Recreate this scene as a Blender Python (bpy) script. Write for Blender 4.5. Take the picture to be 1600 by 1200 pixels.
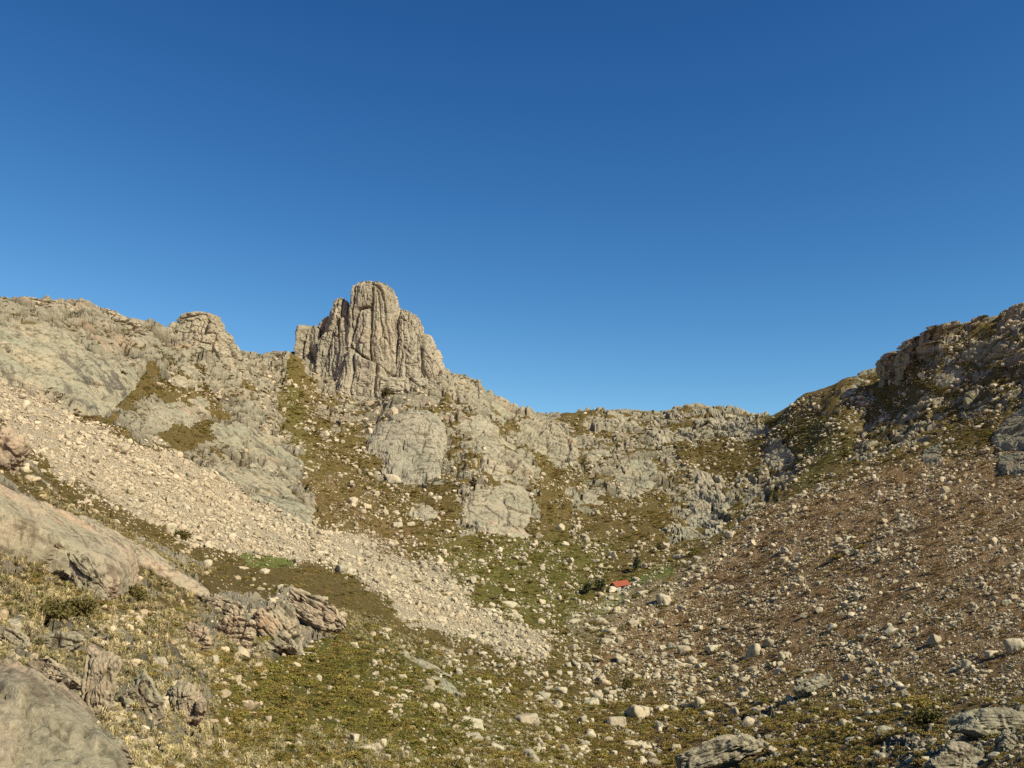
import bpy, math, random
import numpy as np

# ------------------------------------------------------------------ scene, camera, light
scene = bpy.context.scene
COL = scene.collection
for _o in list(bpy.data.objects):
    bpy.data.objects.remove(_o, do_unlink=True)

F_PX = 1560.0                     # focal length in pixels of a 1600 x 1200 picture
PITCH = math.atan(300.0 / F_PX)   # camera looks slightly up, horizon near row 900
CP, SP = math.cos(PITCH), math.sin(PITCH)

cam_data = bpy.data.cameras.new("camera")
cam_data.sensor_width = 36.0
cam_data.lens = 36.0 * F_PX / 1600.0
cam_data.clip_start = 0.5
cam_data.clip_end = 12000.0
cam = bpy.data.objects.new("camera", cam_data)
cam.location = (0, 0, 0)
cam.rotation_euler = (math.pi / 2 + PITCH, 0, 0)
COL.objects.link(cam)
scene.camera = cam

TO_SUN = np.array([0.64, -0.43, 0.64]); TO_SUN /= np.linalg.norm(TO_SUN)
SUN_EL = math.asin(TO_SUN[2])
SUN_AZ = math.atan2(TO_SUN[0], TO_SUN[1])

world = bpy.data.worlds.new("World")
scene.world = world
world.use_nodes = True
wn = world.node_tree.nodes
wl = world.node_tree.links
bg = wn["Background"]
sky = wn.new("ShaderNodeTexSky")
sky.sky_type = 'NISHITA'
sky.sun_disc = False
sky.sun_elevation = SUN_EL
sky.sun_rotation = SUN_AZ
sky.altitude = 1300.0
sky.air_density = 1.0
sky.dust_density = 0.0
sky.ozone_density = 10.0
# the camera's crisp, saturated rendering of a clear mountain sky: a response curve for each channel
sep = wn.new("ShaderNodeSeparateColor"); comb = wn.new("ShaderNodeCombineColor")
wl.new(sky.outputs["Color"], sep.inputs["Color"])
for ch, power, gain in (("Red", 2.2, 0.97), ("Green", 1.6, 0.735), ("Blue", 1.2, 0.763)):
    lim = wn.new("ShaderNodeMath"); lim.operation = 'MINIMUM'; lim.inputs[1].default_value = 5.0 if ch != "Blue" else 9.0
    pw = wn.new("ShaderNodeMath"); pw.operation = 'POWER'; pw.inputs[1].default_value = power
    gn = wn.new("ShaderNodeMath"); gn.operation = 'MULTIPLY'; gn.inputs[1].default_value = gain
    wl.new(sep.outputs[ch], lim.inputs[0]); wl.new(lim.outputs[0], pw.inputs[0]); wl.new(pw.outputs[0], gn.inputs[0]); wl.new(gn.outputs[0], comb.inputs[ch])
wl.new(comb.outputs["Color"], bg.inputs["Color"])
bg.inputs["Strength"].default_value = 0.09

sun_data = bpy.data.lights.new("sun", 'SUN')
sun_data.energy = 5.0
sun_data.angle = math.radians(0.5)
sun_data.color = (1.0, 0.89, 0.68)
sun = bpy.data.objects.new("sun", sun_data)
from mathutils import Vector
sun.rotation_euler = Vector(TO_SUN.tolist()).to_track_quat('Z', 'Y').to_euler()
sun.location = (200, -100, 300)
COL.objects.link(sun)

scene.view_settings.view_transform = 'Standard'
scene.view_settings.look = 'None'
scene.view_settings.exposure = 0.5
scene.view_settings.gamma = 1.0
scene.view_settings.use_curve_mapping = False
scene.cycles.use_denoising = False
scene.cycles.max_bounces = 4
scene.cycles.diffuse_bounces = 2
scene.cycles.glossy_bounces = 1
scene.cycles.transparent_max_bounces = 4

RNG = np.random.default_rng(11)
random.seed(11)

# ------------------------------------------------------------------ numpy noise
_perm = np.random.default_rng(5).permutation(4096).astype(np.int32)
_rnd = np.random.default_rng(6).random((4096, 4)).astype(np.float32)
_g = np.random.default_rng(7).normal(size=(4096, 3)).astype(np.float32)
_g /= np.linalg.norm(_g, axis=1, keepdims=True)

def hash3(i, j, k, seed=0):
    a = _perm[(i + seed * 131) & 4095]
    a = _perm[(a + j * 7) & 4095]
    return _perm[(a + k * 13) & 4095]

def perlin(P, seed=0):
    P = P.astype(np.float32)
    I = np.floor(P).astype(np.int32)
    Fr = P - I
    W = Fr * Fr * Fr * (Fr * (Fr * 6 - 15) + 10)
    out = 0
    for dx in (0, 1):
        wx = W[:, 0] if dx else 1 - W[:, 0]
        for dy in (0, 1):
            wy = W[:, 1] if dy else 1 - W[:, 1]
            for dz in (0, 1):
                wz = W[:, 2] if dz else 1 - W[:, 2]
                g = _g[hash3(I[:, 0] + dx, I[:, 1] + dy, I[:, 2] + dz, seed)]
                d = g[:, 0] * (Fr[:, 0] - dx) + g[:, 1] * (Fr[:, 1] - dy) + g[:, 2] * (Fr[:, 2] - dz)
                out = out + wx * wy * wz * d
    return out * 1.5

def fbm(P, octs=4, seed=0, gain=0.5):
    out, a, f = 0, 1.0, 1.0
    for o in range(octs):
        out = out + a * perlin(P * f, seed + o)
        a *= gain
        f *= 2.03
    return out

def voronoi(P, seed=0, jit=0.9):
    """F1, F2, id and the vector to the nearest cell centre."""
    P = P.astype(np.float32)
    I = np.floor(P).astype(np.int32)
    n = len(P)
    f1 = np.full(n, 9.0, np.float32); f2 = np.full(n, 9.0, np.float32)
    cid = np.zeros(n, np.int32); vec = np.zeros((n, 3), np.float32)
    for dx in (-1, 0, 1):
        for dy in (-1, 0, 1):
            for dz in (-1, 0, 1):
                h = hash3(I[:, 0] + dx, I[:, 1] + dy, I[:, 2] + dz, seed)
                c = _rnd[h, :3] * jit + (1 - jit) / 2
                c[:, 0] += dx; c[:, 1] += dy; c[:, 2] += dz
                c += I
                v = P - c
                d = np.sqrt((v * v).sum(1))
                nearer = d < f1
                f2 = np.where(nearer, f1, np.minimum(f2, d))
                f1 = np.where(nearer, d, f1)
                cid = np.where(nearer, h, cid)
                vec[nearer] = v[nearer]
    return f1, f2, cid, vec

def blocks(P, seed=0, lift=1.0, tilt=0.8, crack=0.5, crack_w=0.06):
    """broken granite: each cell has its own height and tilt, joints are recessed"""
    f1, f2, cid, vec = voronoi(P, seed)
    r = _rnd[cid]
    g = _g[(cid * 3 + 17) & 4095]
    c = np.exp(-((f2 - f1) / crack_w) ** 2)
    CRACK.append((crack, c))
    return (r[:, 3] - 0.5) * 2 * lift + (vec * g).sum(1) * tilt - crack * c
def _cells(t, seed):
    i = np.floor(t).astype(np.int32)
    def edge(k):
        return k + (_rnd[hash3(k, k * 0 + seed, k * 0 + 3), 0] - 0.5) * 0.62
    i = np.where(t < edge(i), i - 1, i)
    i = np.where(t > edge(i + 1), i + 1, i)
    a, b = edge(i), edge(i + 1)
    return i, t - a, b - t, (t - (a + b) / 2)

def joints(P, size, seed=0, lift=1.0, tilt=0.5, crack=0.5, crack_w=1.0, wobble=0.12, edge_round=0.0):
    """granite split by straight joints in three families: irregular courses, each course with its own offsets"""
    size = np.array(size, float)
    T = (P / size).astype(np.float32)
    T = T + wobble * np.stack([perlin(T * 0.6, 600 + seed), perlin(T * 0.6, 610 + seed), perlin(T * 0.6, 620 + seed)], 1)
    k, a0, a1, c0 = _cells(T[:, 2], seed)
    off = _rnd[hash3(k, k * 0 + seed, k * 0 + 9), 1]
    i, b0, b1, c1 = _cells(T[:, 0] + off * 3.7, seed + 31)
    off2 = _rnd[hash3(k, i, k * 0 + seed), 2]
    j, d0, d1, c2 = _cells(T[:, 1] + off2 * 2.9, seed + 57)
    h = hash3(i, j, k, seed)
    r = _rnd[h]; g = _g[(h * 5 + 11) & 4095]
    near = np.minimum(np.minimum(b0, b1) * size[0], np.minimum(d0, d1) * size[1])
    near = np.minimum(near, np.minimum(a0, a1) * size[2])
    open_ = 0.35 + 0.65 * (_rnd[(h * 3 + 5) & 4095, 1] > 0.45)
    c = np.exp(-(near / crack_w) ** 2) * open_
    CRACK.append((crack, c.astype(np.float32)))
    out = (r[:, 3] - 0.5) * 2 * lift + (c1 * g[:, 0] + c2 * g[:, 1] + c0 * g[:, 2]) * tilt - crack * c
    if edge_round:
        out = out - edge_round * np.exp(-near / (crack_w * 3.0))
    return out
CRACK = []
def crack_mask(n, lo):
    """how far each point lies in a joint (dirt and painted crack shade go there)"""
    m = np.zeros(n, np.float32)
    for depth, c in CRACK:
        if len(c) == n and depth >= lo:
            m = np.maximum(m, c)
    CRACK.clear()
    return m

def sstep(a, b, x):
    t = np.clip((x - a) / (b - a), 0, 1)
    return t * t * (3 - 2 * t)

# ------------------------------------------------------------------ from a picture position to a direction
def pix_dir(px, py):
    x = (np.asarray(px, float) - 800.0) / F_PX
    y = (600.0 - np.asarray(py, float)) / F_PX
    Y = CP - y * SP
    Z = SP + y * CP
    return x / Y, Z / Y            # u = X/Y, s = Z/Y

def to_pix(u, s):
    # inverse of pix_dir
    y = (s * CP - SP) / (CP + s * SP)
    Yd = CP - y * SP
    return u * Yd * F_PX + 800.0, 600.0 - y * F_PX

# ------------------------------------------------------------------ base shape of the land (control points: picture x, picture y, distance in m)
CTRL = [
    # skyline
    (-200, 458, 400), (0, 464, 440), (80, 470, 455), (140, 480, 470), (200, 500, 500), (240, 506, 520), (300, 520, 530),
    (370, 548, 560), (450, 545, 600), (560, 560, 640), (680, 575, 640), (720, 590, 640), (765, 615, 660), (820, 645, 720), (930, 642, 790),
    (1010, 650, 800), (1130, 641, 770), (1192, 652, 700), (1250, 618, 590), (1320, 592, 555), (1372, 576, 550), (1450, 524, 510),
    (1520, 500, 490), (1600, 480, 465), (1800, 430, 430),
    # mid left
    (-200, 520, 350), (0, 505, 375), (0, 610, 310), (100, 630, 325), (110, 520, 400), (200, 560, 420), (210, 640, 350), (300, 590, 470), (300, 680, 390),
    (400, 620, 500), (350, 740, 350), (450, 700, 460), (490, 800, 345), (440, 620, 530), (-200, 640, 240),
    # scree
    (0, 690, 235), (60, 715, 225), (100, 690, 270), (200, 740, 270), (200, 800, 235), (300, 770, 290), (300, 840, 245), (400, 820, 295), (420, 868, 260), (520, 870, 290),
    (600, 900, 290), (650, 960, 262), (740, 950, 290), (760, 1000, 258), (850, 1015, 258),
    # centre
    (560, 630, 575), (620, 640, 545), (640, 750, 470), (560, 780, 420), (700, 830, 400), (640, 870, 345), (690, 680, 520), (760, 690, 520), (780, 740, 475),
    (780, 840, 400), (720, 890, 345), (800, 890, 365), (850, 660, 660), (860, 730, 560), (850, 800, 450), (900, 960, 318), (890, 1005, 285), (930, 830, 430),
    (1000, 850, 400), (950, 760, 530), (940, 690, 630), (1000, 700, 620), (1030, 770, 520), (1100, 760, 530), (1110, 700, 610), (1180, 700, 575),
    (1230, 720, 525), (1190, 780, 440), (1100, 830, 420), (970, 914, 360), (1000, 885, 375), (900, 900, 365), (1100, 880, 360),
    # right slope
    (1280, 680, 515), (1360, 650, 505), (1420, 610, 490), (1420, 690, 400), (1500, 600, 440), (1500, 690, 355), (1600, 600, 375), (1600, 690, 310),
    (1600, 760, 262), (1450, 760, 312), (1300, 740, 405), (1200, 810, 385), (1300, 850, 300), (1450, 850, 245), (1600, 850, 212), (1800, 800, 205),
    (1100, 930, 320), (1200, 950, 265), (1400, 950, 205), (1600, 950, 172), (1000, 1000, 280), (1100, 1040, 240), (1300, 1050, 182), (1500, 1050, 145),
    (1600, 1050, 122), (1000, 1110, 205), (1200, 1130, 158), (1400, 1130, 122), (1600, 1130, 92), (1000, 1200, 160), (1200, 1200, 130), (1400, 1200, 98),
    (1600, 1200, 74), (1800, 1100, 85), (1200, 1330, 95), (1000, 1330, 110), (1500, 1330, 62),
    # near left
    (0, 1200, 21), (0, 1110, 30), (0, 1020, 45), (0, 930, 60), (0, 850, 75), (0, 760, 100), (-150, 1200, 15), (-150, 900, 45), (-200, 740, 85), (100, 830, 110), (100, 760, 165),
    (100, 950, 66), (200, 880, 110), (200, 840, 150), (200, 960, 75), (300, 935, 112), (310, 890, 180), (200, 1100, 40), (200, 1030, 56), (200, 1200, 29), (320, 1020, 82), (330, 1120, 55),
    (400, 1200, 55), (400, 1100, 80), (400, 1020, 104), (420, 950, 150), (400, 900, 205), (500, 960, 165), (500, 910, 235), (530, 1020, 130),
    (600, 1200, 88), (600, 1100, 122), (600, 1020, 165), (600, 970, 215), (700, 1060, 180), (700, 1030, 215), (800, 1200, 124), (800, 1110, 178), (800, 1060, 218),
    (920, 1120, 196), (900, 1060, 235), (700, 1330, 70), (400, 1330, 40), (100, 1330, 17),
]
def _behind():
    out = []
    for (x, y, d) in CTRL[:25]:
        for k, drop in ((1.18, 0.05), (1.7, 0.2)):
            out.append((x, y, d, k, drop))
    return out
_c = np.array(CTRL, float)
cu, cs = pix_dir(_c[:, 0], _c[:, 1])
cl = np.log(_c[:, 2])
for (x, y, d, k, drop) in _behind():
    u0, s0 = pix_dir(x, y)
    cu = np.append(cu, u0); cs = np.append(cs, s0 - drop); cl = np.append(cl, math.log(d * k))
SU, SL = 3.0, 1.0
_q = np.stack([cu * SU, cl * SL], 1)

def _kern(d2):
    return d2 * np.log(d2 + 1e-9)
_n = len(_q)
_A = np.zeros((_n + 3, _n + 3))
_A[:_n, :_n] = _kern(((_q[:, None] - _q[None]) ** 2).sum(2)) + np.eye(_n) * 0.004
_A[:_n, _n] = 1; _A[:_n, _n + 1:] = _q; _A[_n, :_n] = 1; _A[_n + 1:, :_n] = _q.T
_w = np.linalg.solve(_A, np.concatenate([cs, np.zeros(3)]))

def base_s(u, lnY):
    """height / distance of the undetailed land at (u, ln distance)"""
    u = np.asarray(u, float).ravel(); lnY = np.asarray(lnY, float).ravel()
    out = np.empty(len(u), np.float32)
    wq = _w[:_n].astype(np.float32)
    qa = _q.astype(np.float32)
    for a in range(0, len(u), 40000):
        b = min(a + 40000, len(u))
        p = np.stack([u[a:b] * SU, lnY[a:b] * SL], 1).astype(np.float32)
        d2 = (p[:, :1] - qa[None, :, 0]) ** 2 + (p[:, 1:] - qa[None, :, 1]) ** 2
        out[a:b] = _kern(d2) @ wq + (_w[_n] + p @ _w[_n + 1:])
    return out

# coarse grid of the land: U columns, L rows (log distance), dense where the far slopes need it
U0, U1 = -0.66, 0.66
CU = np.linspace(U0, U1, 300)
def row_levels(n1, n2, n3):
    return np.concatenate([np.linspace(math.log(12), math.log(215), n1, endpoint=False),
                           np.linspace(math.log(215), math.log(860), n2, endpoint=False),
                           np.linspace(math.log(860), math.log(1500), n3)])
CL = row_levels(150, 230, 20)
_ug, _lg = np.meshgrid(CU, CL)
CS = base_s(_ug, _lg).reshape(_ug.shape)               # rows x cols

# first land surface met along each direction (u, s)
TS = np.linspace(-0.36, 0.36, 721)
DEPTH = np.full((len(TS), len(CU)), np.nan, np.float32)
_cm = np.maximum.accumulate(CS, axis=0)
SKY_S = _cm[-1].copy()
for j in range(len(CU)):
    col = _cm[:, j]
    idx = np.searchsorted(col, TS)
    ok = idx < len(CL)
    i1 = np.clip(idx, 1, len(CL) - 1); i0 = i1 - 1
    t = np.clip((TS - col[i0]) / np.maximum(col[i1] - col[i0], 1e-6), 0, 1)
    v = np.exp(CL[i0] * (1 - t) + CL[i1] * t)
    top = np.exp(CL[np.argmax(CS[:, j])])
    DEPTH[:, j] = np.where(ok, v, top)

def bil(T, fi, fj):
    i0 = np.clip(np.floor(fi).astype(int), 0, T.shape[0] - 2); j0 = np.clip(np.floor(fj).astype(int), 0, T.shape[1] - 2)
    a = np.clip(fi - i0, 0, 1); b = np.clip(fj - j0, 0, 1)
    if T.ndim == 3:
        a = a[:, None]; b = b[:, None]
    return (T[i0, j0] * (1 - a) * (1 - b) + T[i0 + 1, j0] * a * (1 - b) + T[i0, j0 + 1] * (1 - a) * b + T[i0 + 1, j0 + 1] * a * b)

def depth_at(px, py):
    u, s = pix_dir(np.asarray(px, float).ravel(), np.asarray(py, float).ravel())
    return bil(DEPTH, (s - TS[0]) / (TS[1] - TS[0]), (u - U0) / (CU[1] - CU[0])), u, s

def land_point(px, py):
    """points of the undetailed land seen at picture positions"""
    Y, u, s = depth_at(px, py)
    return np.stack([u * Y, Y, s * Y], 1)

# ------------------------------------------------------------------ material helpers
def new_mat(name, rough=0.9):
    m = bpy.data.materials.new(name)
    m.use_nodes = True
    nt = m.node_tree
    b = nt.nodes["Principled BSDF"]
    b.inputs["Roughness"].default_value = rough
    b.inputs["Specular IOR Level"].default_value = 0.15
    return m, nt, b

class NT:
    """small node-building helper"""
    def __init__(self, nt):
        self.nt = nt
        self.geo = nt.nodes.new("ShaderNodeNewGeometry")
        self.pos = self.geo.outputs["Position"]
    def link(self, a, b):
        self.nt.links.new(a, b)
    def noise(self, scale, detail=4, rough=0.55, stretch=None, dist=0.0, vec=None):
        n = self.nt.nodes.new("ShaderNodeTexNoise")
        n.inputs["Scale"].default_value = scale
        n.inputs["Detail"].default_value = detail
        n.inputs["Roughness"].default_value = rough
        n.inputs["Distortion"].default_value = dist
        v = vec or self.pos
        if stretch:
            mp = self.nt.nodes.new("ShaderNodeMapping")
            mp.inputs["Scale"].default_value = stretch
            self.link(v, mp.inputs["Vector"])
            v = mp.outputs["Vector"]
        self.link(v, n.inputs["Vector"])
        return n.outputs["Fac"]
    def ramp(self, fac, a, b, lo=0.0, hi=1.0):
        r = self.nt.nodes.new("ShaderNodeMapRange")
        r.interpolation_type = 'SMOOTHSTEP'
        r.inputs["From Min"].default_value = a
        r.inputs["From Max"].default_value = b
        r.inputs["To Min"].default_value = lo
        r.inputs["To Max"].default_value = hi
        self.link(fac, r.inputs["Value"])
        return r.outputs["Result"]
    def math(self, op, a, b):
        r = self.nt.nodes.new("ShaderNodeMath")
        r.operation = op
        for k, v in ((0, a), (1, b)):
            if isinstance(v, (int, float)):
                r.inputs[k].default_value = v
            else:
                self.link(v, r.inputs[k])
        return r.outputs[0]
    def mix(self, fac, a, b, blend='MIX'):
        r = self.nt.nodes.new("ShaderNodeMix")
        r.data_type = 'RGBA'
        r.blend_type = blend
        for sock, v in ((r.inputs[0], fac), (r.inputs[6], a), (r.inputs[7], b)):
            if isinstance(v, (int, float)):
                sock.default_value = v
            elif isinstance(v, tuple):
                sock.default_value = (*v, 1.0)
            else:
                self.link(v, sock)
        return r.outputs[2]
    def attr(self, name):
        a = self.nt.nodes.new("ShaderNodeAttribute")
        a.attribute_name = name
        s = self.nt.nodes.new("ShaderNodeSeparateColor")
        self.link(a.outputs["Color"], s.inputs["Color"])
        return s.outputs["Red"], s.outputs["Green"], s.outputs["Blue"]
    def rand(self):
        o = self.nt.nodes.new("ShaderNodeObjectInfo")
        return o.outputs["Random"]
    def bump(self, height, strength, dist):
        b = self.nt.nodes.new("ShaderNodeBump")
        b.inputs["Strength"].default_value = strength
        b.inputs["Distance"].default_value = dist
        self.link(height, b.inputs["Height"])
        return b.outputs["Normal"]

GREY = (0.285, 0.270, 0.190); TAN = (0.355, 0.318, 0.225); DARKL = (0.125, 0.115, 0.075); PINK = (0.39, 0.275, 0.175); PALE = (0.50, 0.44, 0.305)

def granite_color(t, grey=GREY, tan=TAN, pink=0.6, stain=0.55, k=1.0):
    c = t.mix(t.ramp(t.noise(0.05 * k, 4), 0.38, 0.62), grey, tan)
    c = t.mix(t.math('MULTIPLY', t.ramp(t.noise(0.04 * k, 3, vec=None, dist=0.6), 0.56, 0.72), pink), c, PINK)
    c = t.mix(t.ramp(t.noise(0.55 * k, 6, 0.72), 0.51, 0.66, 0, 0.85), c, DARKL)
    c = t.mix(t.ramp(t.noise(0.30 * k, 5, 0.65, dist=1.0), 0.55, 0.75, 0, 0.6), c, PALE)
    st = t.noise(1.0 * k, 4, 0.6, stretch=(0.35, 0.35, 0.07))
    c = t.mix(t.math("MULTIPLY", t.ramp(st, 0.56, 0.70, 0, stain), t.ramp(t.noise(0.06 * k, 3), 0.42, 0.6)), c, (0.13, 0.115, 0.09))
    c = t.mix(1.0, c, t.mix(t.noise(2.6 * k, 6, 0.7), (0.35, 0.35, 0.35), (1.62, 1.62, 1.58)), 'MULTIPLY')
    return c

def granite_mat(name, grey=GREY, tan=TAN, pink=0.6, stain=0.55, k=1.0, bump=0.9, vary=False, run=None):
    m, nt, b = new_mat(name)
    t = NT(nt)
    c = granite_color(t, grey, tan, pink, stain, k)
    if run:
        # dark stains left by water that runs down the face: noise drawn out along the fall line
        d, scale, dark, lo, hi, amount = run
        dv = nt.nodes.new("ShaderNodeVectorMath"); dv.operation = 'DOT_PRODUCT'; dv.inputs[1].default_value = d
        sv = nt.nodes.new("ShaderNodeVectorMath"); sv.operation = 'SCALE'; sv.inputs[0].default_value = d
        ml = t.math('MULTIPLY', dv.outputs["Value"], 0.94)
        sub = nt.nodes.new("ShaderNodeVectorMath"); sub.operation = 'SUBTRACT'
        nt.links.new(t.pos, dv.inputs[0]); nt.links.new(ml, sv.inputs["Scale"])
        nt.links.new(t.pos, sub.inputs[0]); nt.links.new(sv.outputs[0], sub.inputs[1])
        f = t.noise(scale, 5, 0.6, vec=sub.outputs[0])
        c = t.mix(t.math('MULTIPLY', t.ramp(f, lo, hi, 0, amount), t.ramp(t.noise(scale * 0.12, 3), 0.36, 0.56)), c, dark)
    if vary:
        c = t.mix(1.0, c, t.mix(t.rand(), (0.78, 0.77, 0.76), (1.22, 1.2, 1.15)), 'MULTIPLY')
    else:
        soil_shade, _, _ = t.attr("joint")
        c = t.mix(t.math('MULTIPLY', soil_shade, t.ramp(t.noise(0.5 * k, 3), 0.40, 0.62, 0.0, 0.8)), c, (0.075, 0.060, 0.030))  # dirt in the joints, with crack shade put into the same dark colour
    nt.links.new(c, b.inputs["Base Color"])
    h = t.noise(2.2 * k, 7, 0.7)
    nt.links.new(t.bump(h, bump, 0.35 / k), b.inputs["Normal"])
    return m

M_GRANITE = granite_mat("granite")
M_TOWER = granite_mat("granite_tower", (0.292, 0.280, 0.207), (0.352, 0.318, 0.230), 0.35, 0.75, 0.6, 1.0)
M_SLAB = granite_mat("granite_slab", (0.285, 0.280, 0.195), (0.36, 0.32, 0.215), 0.25, 0.9, 0.9, 1.0, run=((0.50, -0.55, -0.67), 0.30, (0.085, 0.08, 0.065), 0.50, 0.60, 0.85))
M_NEAR = granite_mat("granite_near", (0.290, 0.268, 0.182), (0.395, 0.315, 0.215), 0.95, 0.8, 2.6, 0.9, run=((0.30, -0.30, -0.905), 0.75, (0.11, 0.08, 0.055), 0.52, 0.62, 0.7))
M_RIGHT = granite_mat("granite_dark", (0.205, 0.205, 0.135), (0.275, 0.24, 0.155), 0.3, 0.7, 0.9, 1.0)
M_BOULDER = granite_mat("granite_boulder", (0.40, 0.375, 0.275), (0.47, 0.405, 0.285), 0.30, 0.45, 2.2, 0.9, True)

# ------------------------------------------------------------------ mesh helpers
def mesh_from(name, V, Fc, smooth=True):
    """V (n,3), Fc (m,3 or 4) -> mesh data"""
    V = np.asarray(V, np.float32); Fc = np.asarray(Fc, np.int32)
    me = bpy.data.meshes.new(name)
    k = Fc.shape[1]
    me.vertices.add(len(V)); me.vertices.foreach_set("co", V.ravel())
    me.loops.add(len(Fc) * k); me.loops.foreach_set("vertex_index", Fc.ravel())
    me.polygons.add(len(Fc))
    me.polygons.foreach_set("loop_start", np.arange(0, len(Fc) * k, k, dtype=np.int32))
    me.polygons.foreach_set("use_smooth", np.full(len(Fc), smooth, bool))
    me.update(calc_edges=True)
    return me

def link(name, me, parent=None, loc=None, **props):
    o = bpy.data.objects.new(name, me)
    COL.objects.link(o)
    if parent is not None:
        o.parent = parent
    if loc is not None:
        o.location = loc
    for k, v in props.items():
        if v is not None:
            o[k] = v
    return o

def set_joint(me, j):
    a = me.color_attributes.new("joint", 'FLOAT_COLOR', 'POINT')
    j = np.asarray(j, np.float32)
    a.data.foreach_set("color", np.stack([j, j, j, np.ones_like(j)], 1).ravel())

def grid_faces(nr, nc, keep=None, wrap=False):
    i = np.arange(nr * nc).reshape(nr, nc)
    if wrap:
        i = np.concatenate([i, i[:, :1]], 1)
    f = np.stack([i[:-1, :-1], i[:-1, 1:], i[1:, 1:], i[1:, :-1]], -1).reshape(-1, 4)
    if keep is not None:
        f = f[keep.ravel()[f].all(1)]
    return f

def poly_sd(poly, x, y):
    """signed distance (positive inside) to a polygon, in picture pixels"""
    poly = np.asarray(poly, float)
    x = np.asarray(x, float); y = np.asarray(y, float)
    d2 = np.full(x.shape, 1e12); ins = np.zeros(x.shape, bool)
    for (ax, ay), (bx, by) in zip(poly, np.roll(poly, -1, 0)):
        ex, ey = bx - ax, by - ay
        t = np.clip(((x - ax) * ex + (y - ay) * ey) / (ex * ex + ey * ey + 1e-9), 0, 1)
        d2 = np.minimum(d2, (x - ax - t * ex) ** 2 + (y - ay - t * ey) ** 2)
        c = (ay > y) != (by > y)
        with np.errstate(divide='ignore', invalid='ignore'):
            ins ^= c & (x < ex * (y - ay) / (ey if ey else 1e-9) + ax)
    return np.where(ins, 1, -1) * np.sqrt(d2)

# ------------------------------------------------------------------ what covers the land where
ZX = np.arange(-200, 1801, 4.0); ZY = np.arange(380, 1361, 4.0)
_zx, _zy = np.meshgrid(ZX, ZY)
def zone(default, items):
    z = np.full(_zx.shape, default, np.float32)
    for val, soft, poly in items:
        w = sstep(-soft, soft, poly_sd(poly, _zx, _zy))
        z = z * (1 - w) + val * w
    return z
def zone_at(z, px, py):
    return bil(z, (py - ZY[0]) / 4.0, (px - ZX[0]) / 4.0)

SCREE_POLY = [(-200, 560), (0, 612), (60, 625), (110, 655), (190, 690), (330, 735), (400, 775), (480, 812), (560, 840), (640, 872), (690, 885), (730, 925), (740, 955), (800, 975), (868, 1015),
              (850, 1028), (760, 1012), (690, 990), (640, 975), (600, 930), (540, 890), (440, 872), (380, 868), (300, 850), (240, 820), (170, 785), (90, 740), (40, 700), (0, 660), (-200, 610)]
Z_ROCK = zone(0.16, [
    (0.95, 8, [(-220, 400), (0, 440), (230, 470), (345, 440), (375, 545), (455, 535), (440, 600), (430, 640), (380, 650), (330, 600), (230, 570), (215, 600), (170, 650), (0, 620), (-220, 600)]),
    (0.66, 12, [(255, 560), (420, 560), (440, 640), (470, 700), (500, 800), (470, 815), (340, 745), (215, 690), (170, 650), (230, 620), (240, 590)]),
    (0.15, 6, [(214, 590), (330, 612), (345, 640), (235, 622)]),
    (0.18, 6, [(240, 676), (340, 655), (360, 690), (290, 700)]),
    (0.80, 10, [(455, 530), (500, 620), (580, 640), (690, 635), (710, 570), (600, 480)]),
    (0.50, 10, [(490, 610), (585, 640), (575, 700), (500, 690)]),
    (0.6, 10, [(575, 630), (705, 640), (702, 765), (580, 750)]),
    (0.75, 8, [(700, 565), (810, 610), (810, 660), (710, 635)]),
    (0.55, 12, [(705, 640), (790, 650), (842, 720), (842, 842), (720, 835), (700, 740)]),
    (0.30, 8, [(640, 765), (690, 770), (690, 805), (640, 805)]),
    (0.57, 12, [(805, 620), (1195, 620), (1255, 720), (1200, 790), (1110, 835), (1050, 845), (1000, 800), (890, 805), (865, 740), (812, 690)]),
    (0.10, 8, [(1060, 692), (1200, 692), (1190, 740), (1120, 745), (1060, 722)]),
    (0.10, 8, [(842, 730), (920, 735), (905, 765), (850, 790)]),
    (0.05, 6, [(870, 640), (918, 650), (912, 668), (880, 665)]),
    (0.15, 8, [(950, 780), (1040, 770), (1050, 815), (930, 820)]),
    (0.44, 12, [(1365, 560), (1450, 480), (1600, 450), (1800, 400), (1800, 740), (1550, 722), (1430, 712), (1330, 732), (1300, 690), (1380, 640)]),
    (0.10, 8, [(1470, 672), (1560, 635), (1550, 705), (1475, 705)]),
    (0.08, 8, [(1400, 600), (1440, 600), (1400, 640), (1370, 640)]),
    (0.30, 10, [(1195, 645), (1370, 565), (1380, 640), (1300, 690), (1240, 700)]),
    (0.10, 10, [(1205, 660), (1290, 650), (1340, 690), (1260, 760), (1230, 700)]),
    (0.80, 8, [(-200, 735), (0, 745), (60, 785), (160, 820), (250, 850), (330, 930), (200, 940), (110, 890), (0, 900), (-200, 930)]),
    (0.72, 12, [(-200, 960), (130, 970), (330, 1050), (330, 1140), (220, 1200), (-200, 1300)]),
    (0.80, 8, [(310, 920), (420, 930), (530, 950), (520, 1000), (400, 1030), (280, 1000)]),
    (0.45, 8, [(0, 690), (90, 760), (200, 810), (330, 885), (300, 890), (150, 830), (40, 765)]),
    (0.32, 10, [(640, 1020), (720, 1060), (760, 1110), (740, 1200), (820, 1200), (720, 1080)]),
    (0.36, 10, [(1040, 1190), (1130, 1125), (1300, 1040), (1330, 1060), (1200, 1130), (1150, 1200)]),
    (0.50, 10, [(1390, 1130), (1500, 1100), (1620, 1095), (1620, 1210), (1380, 1200)]),
])
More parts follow.
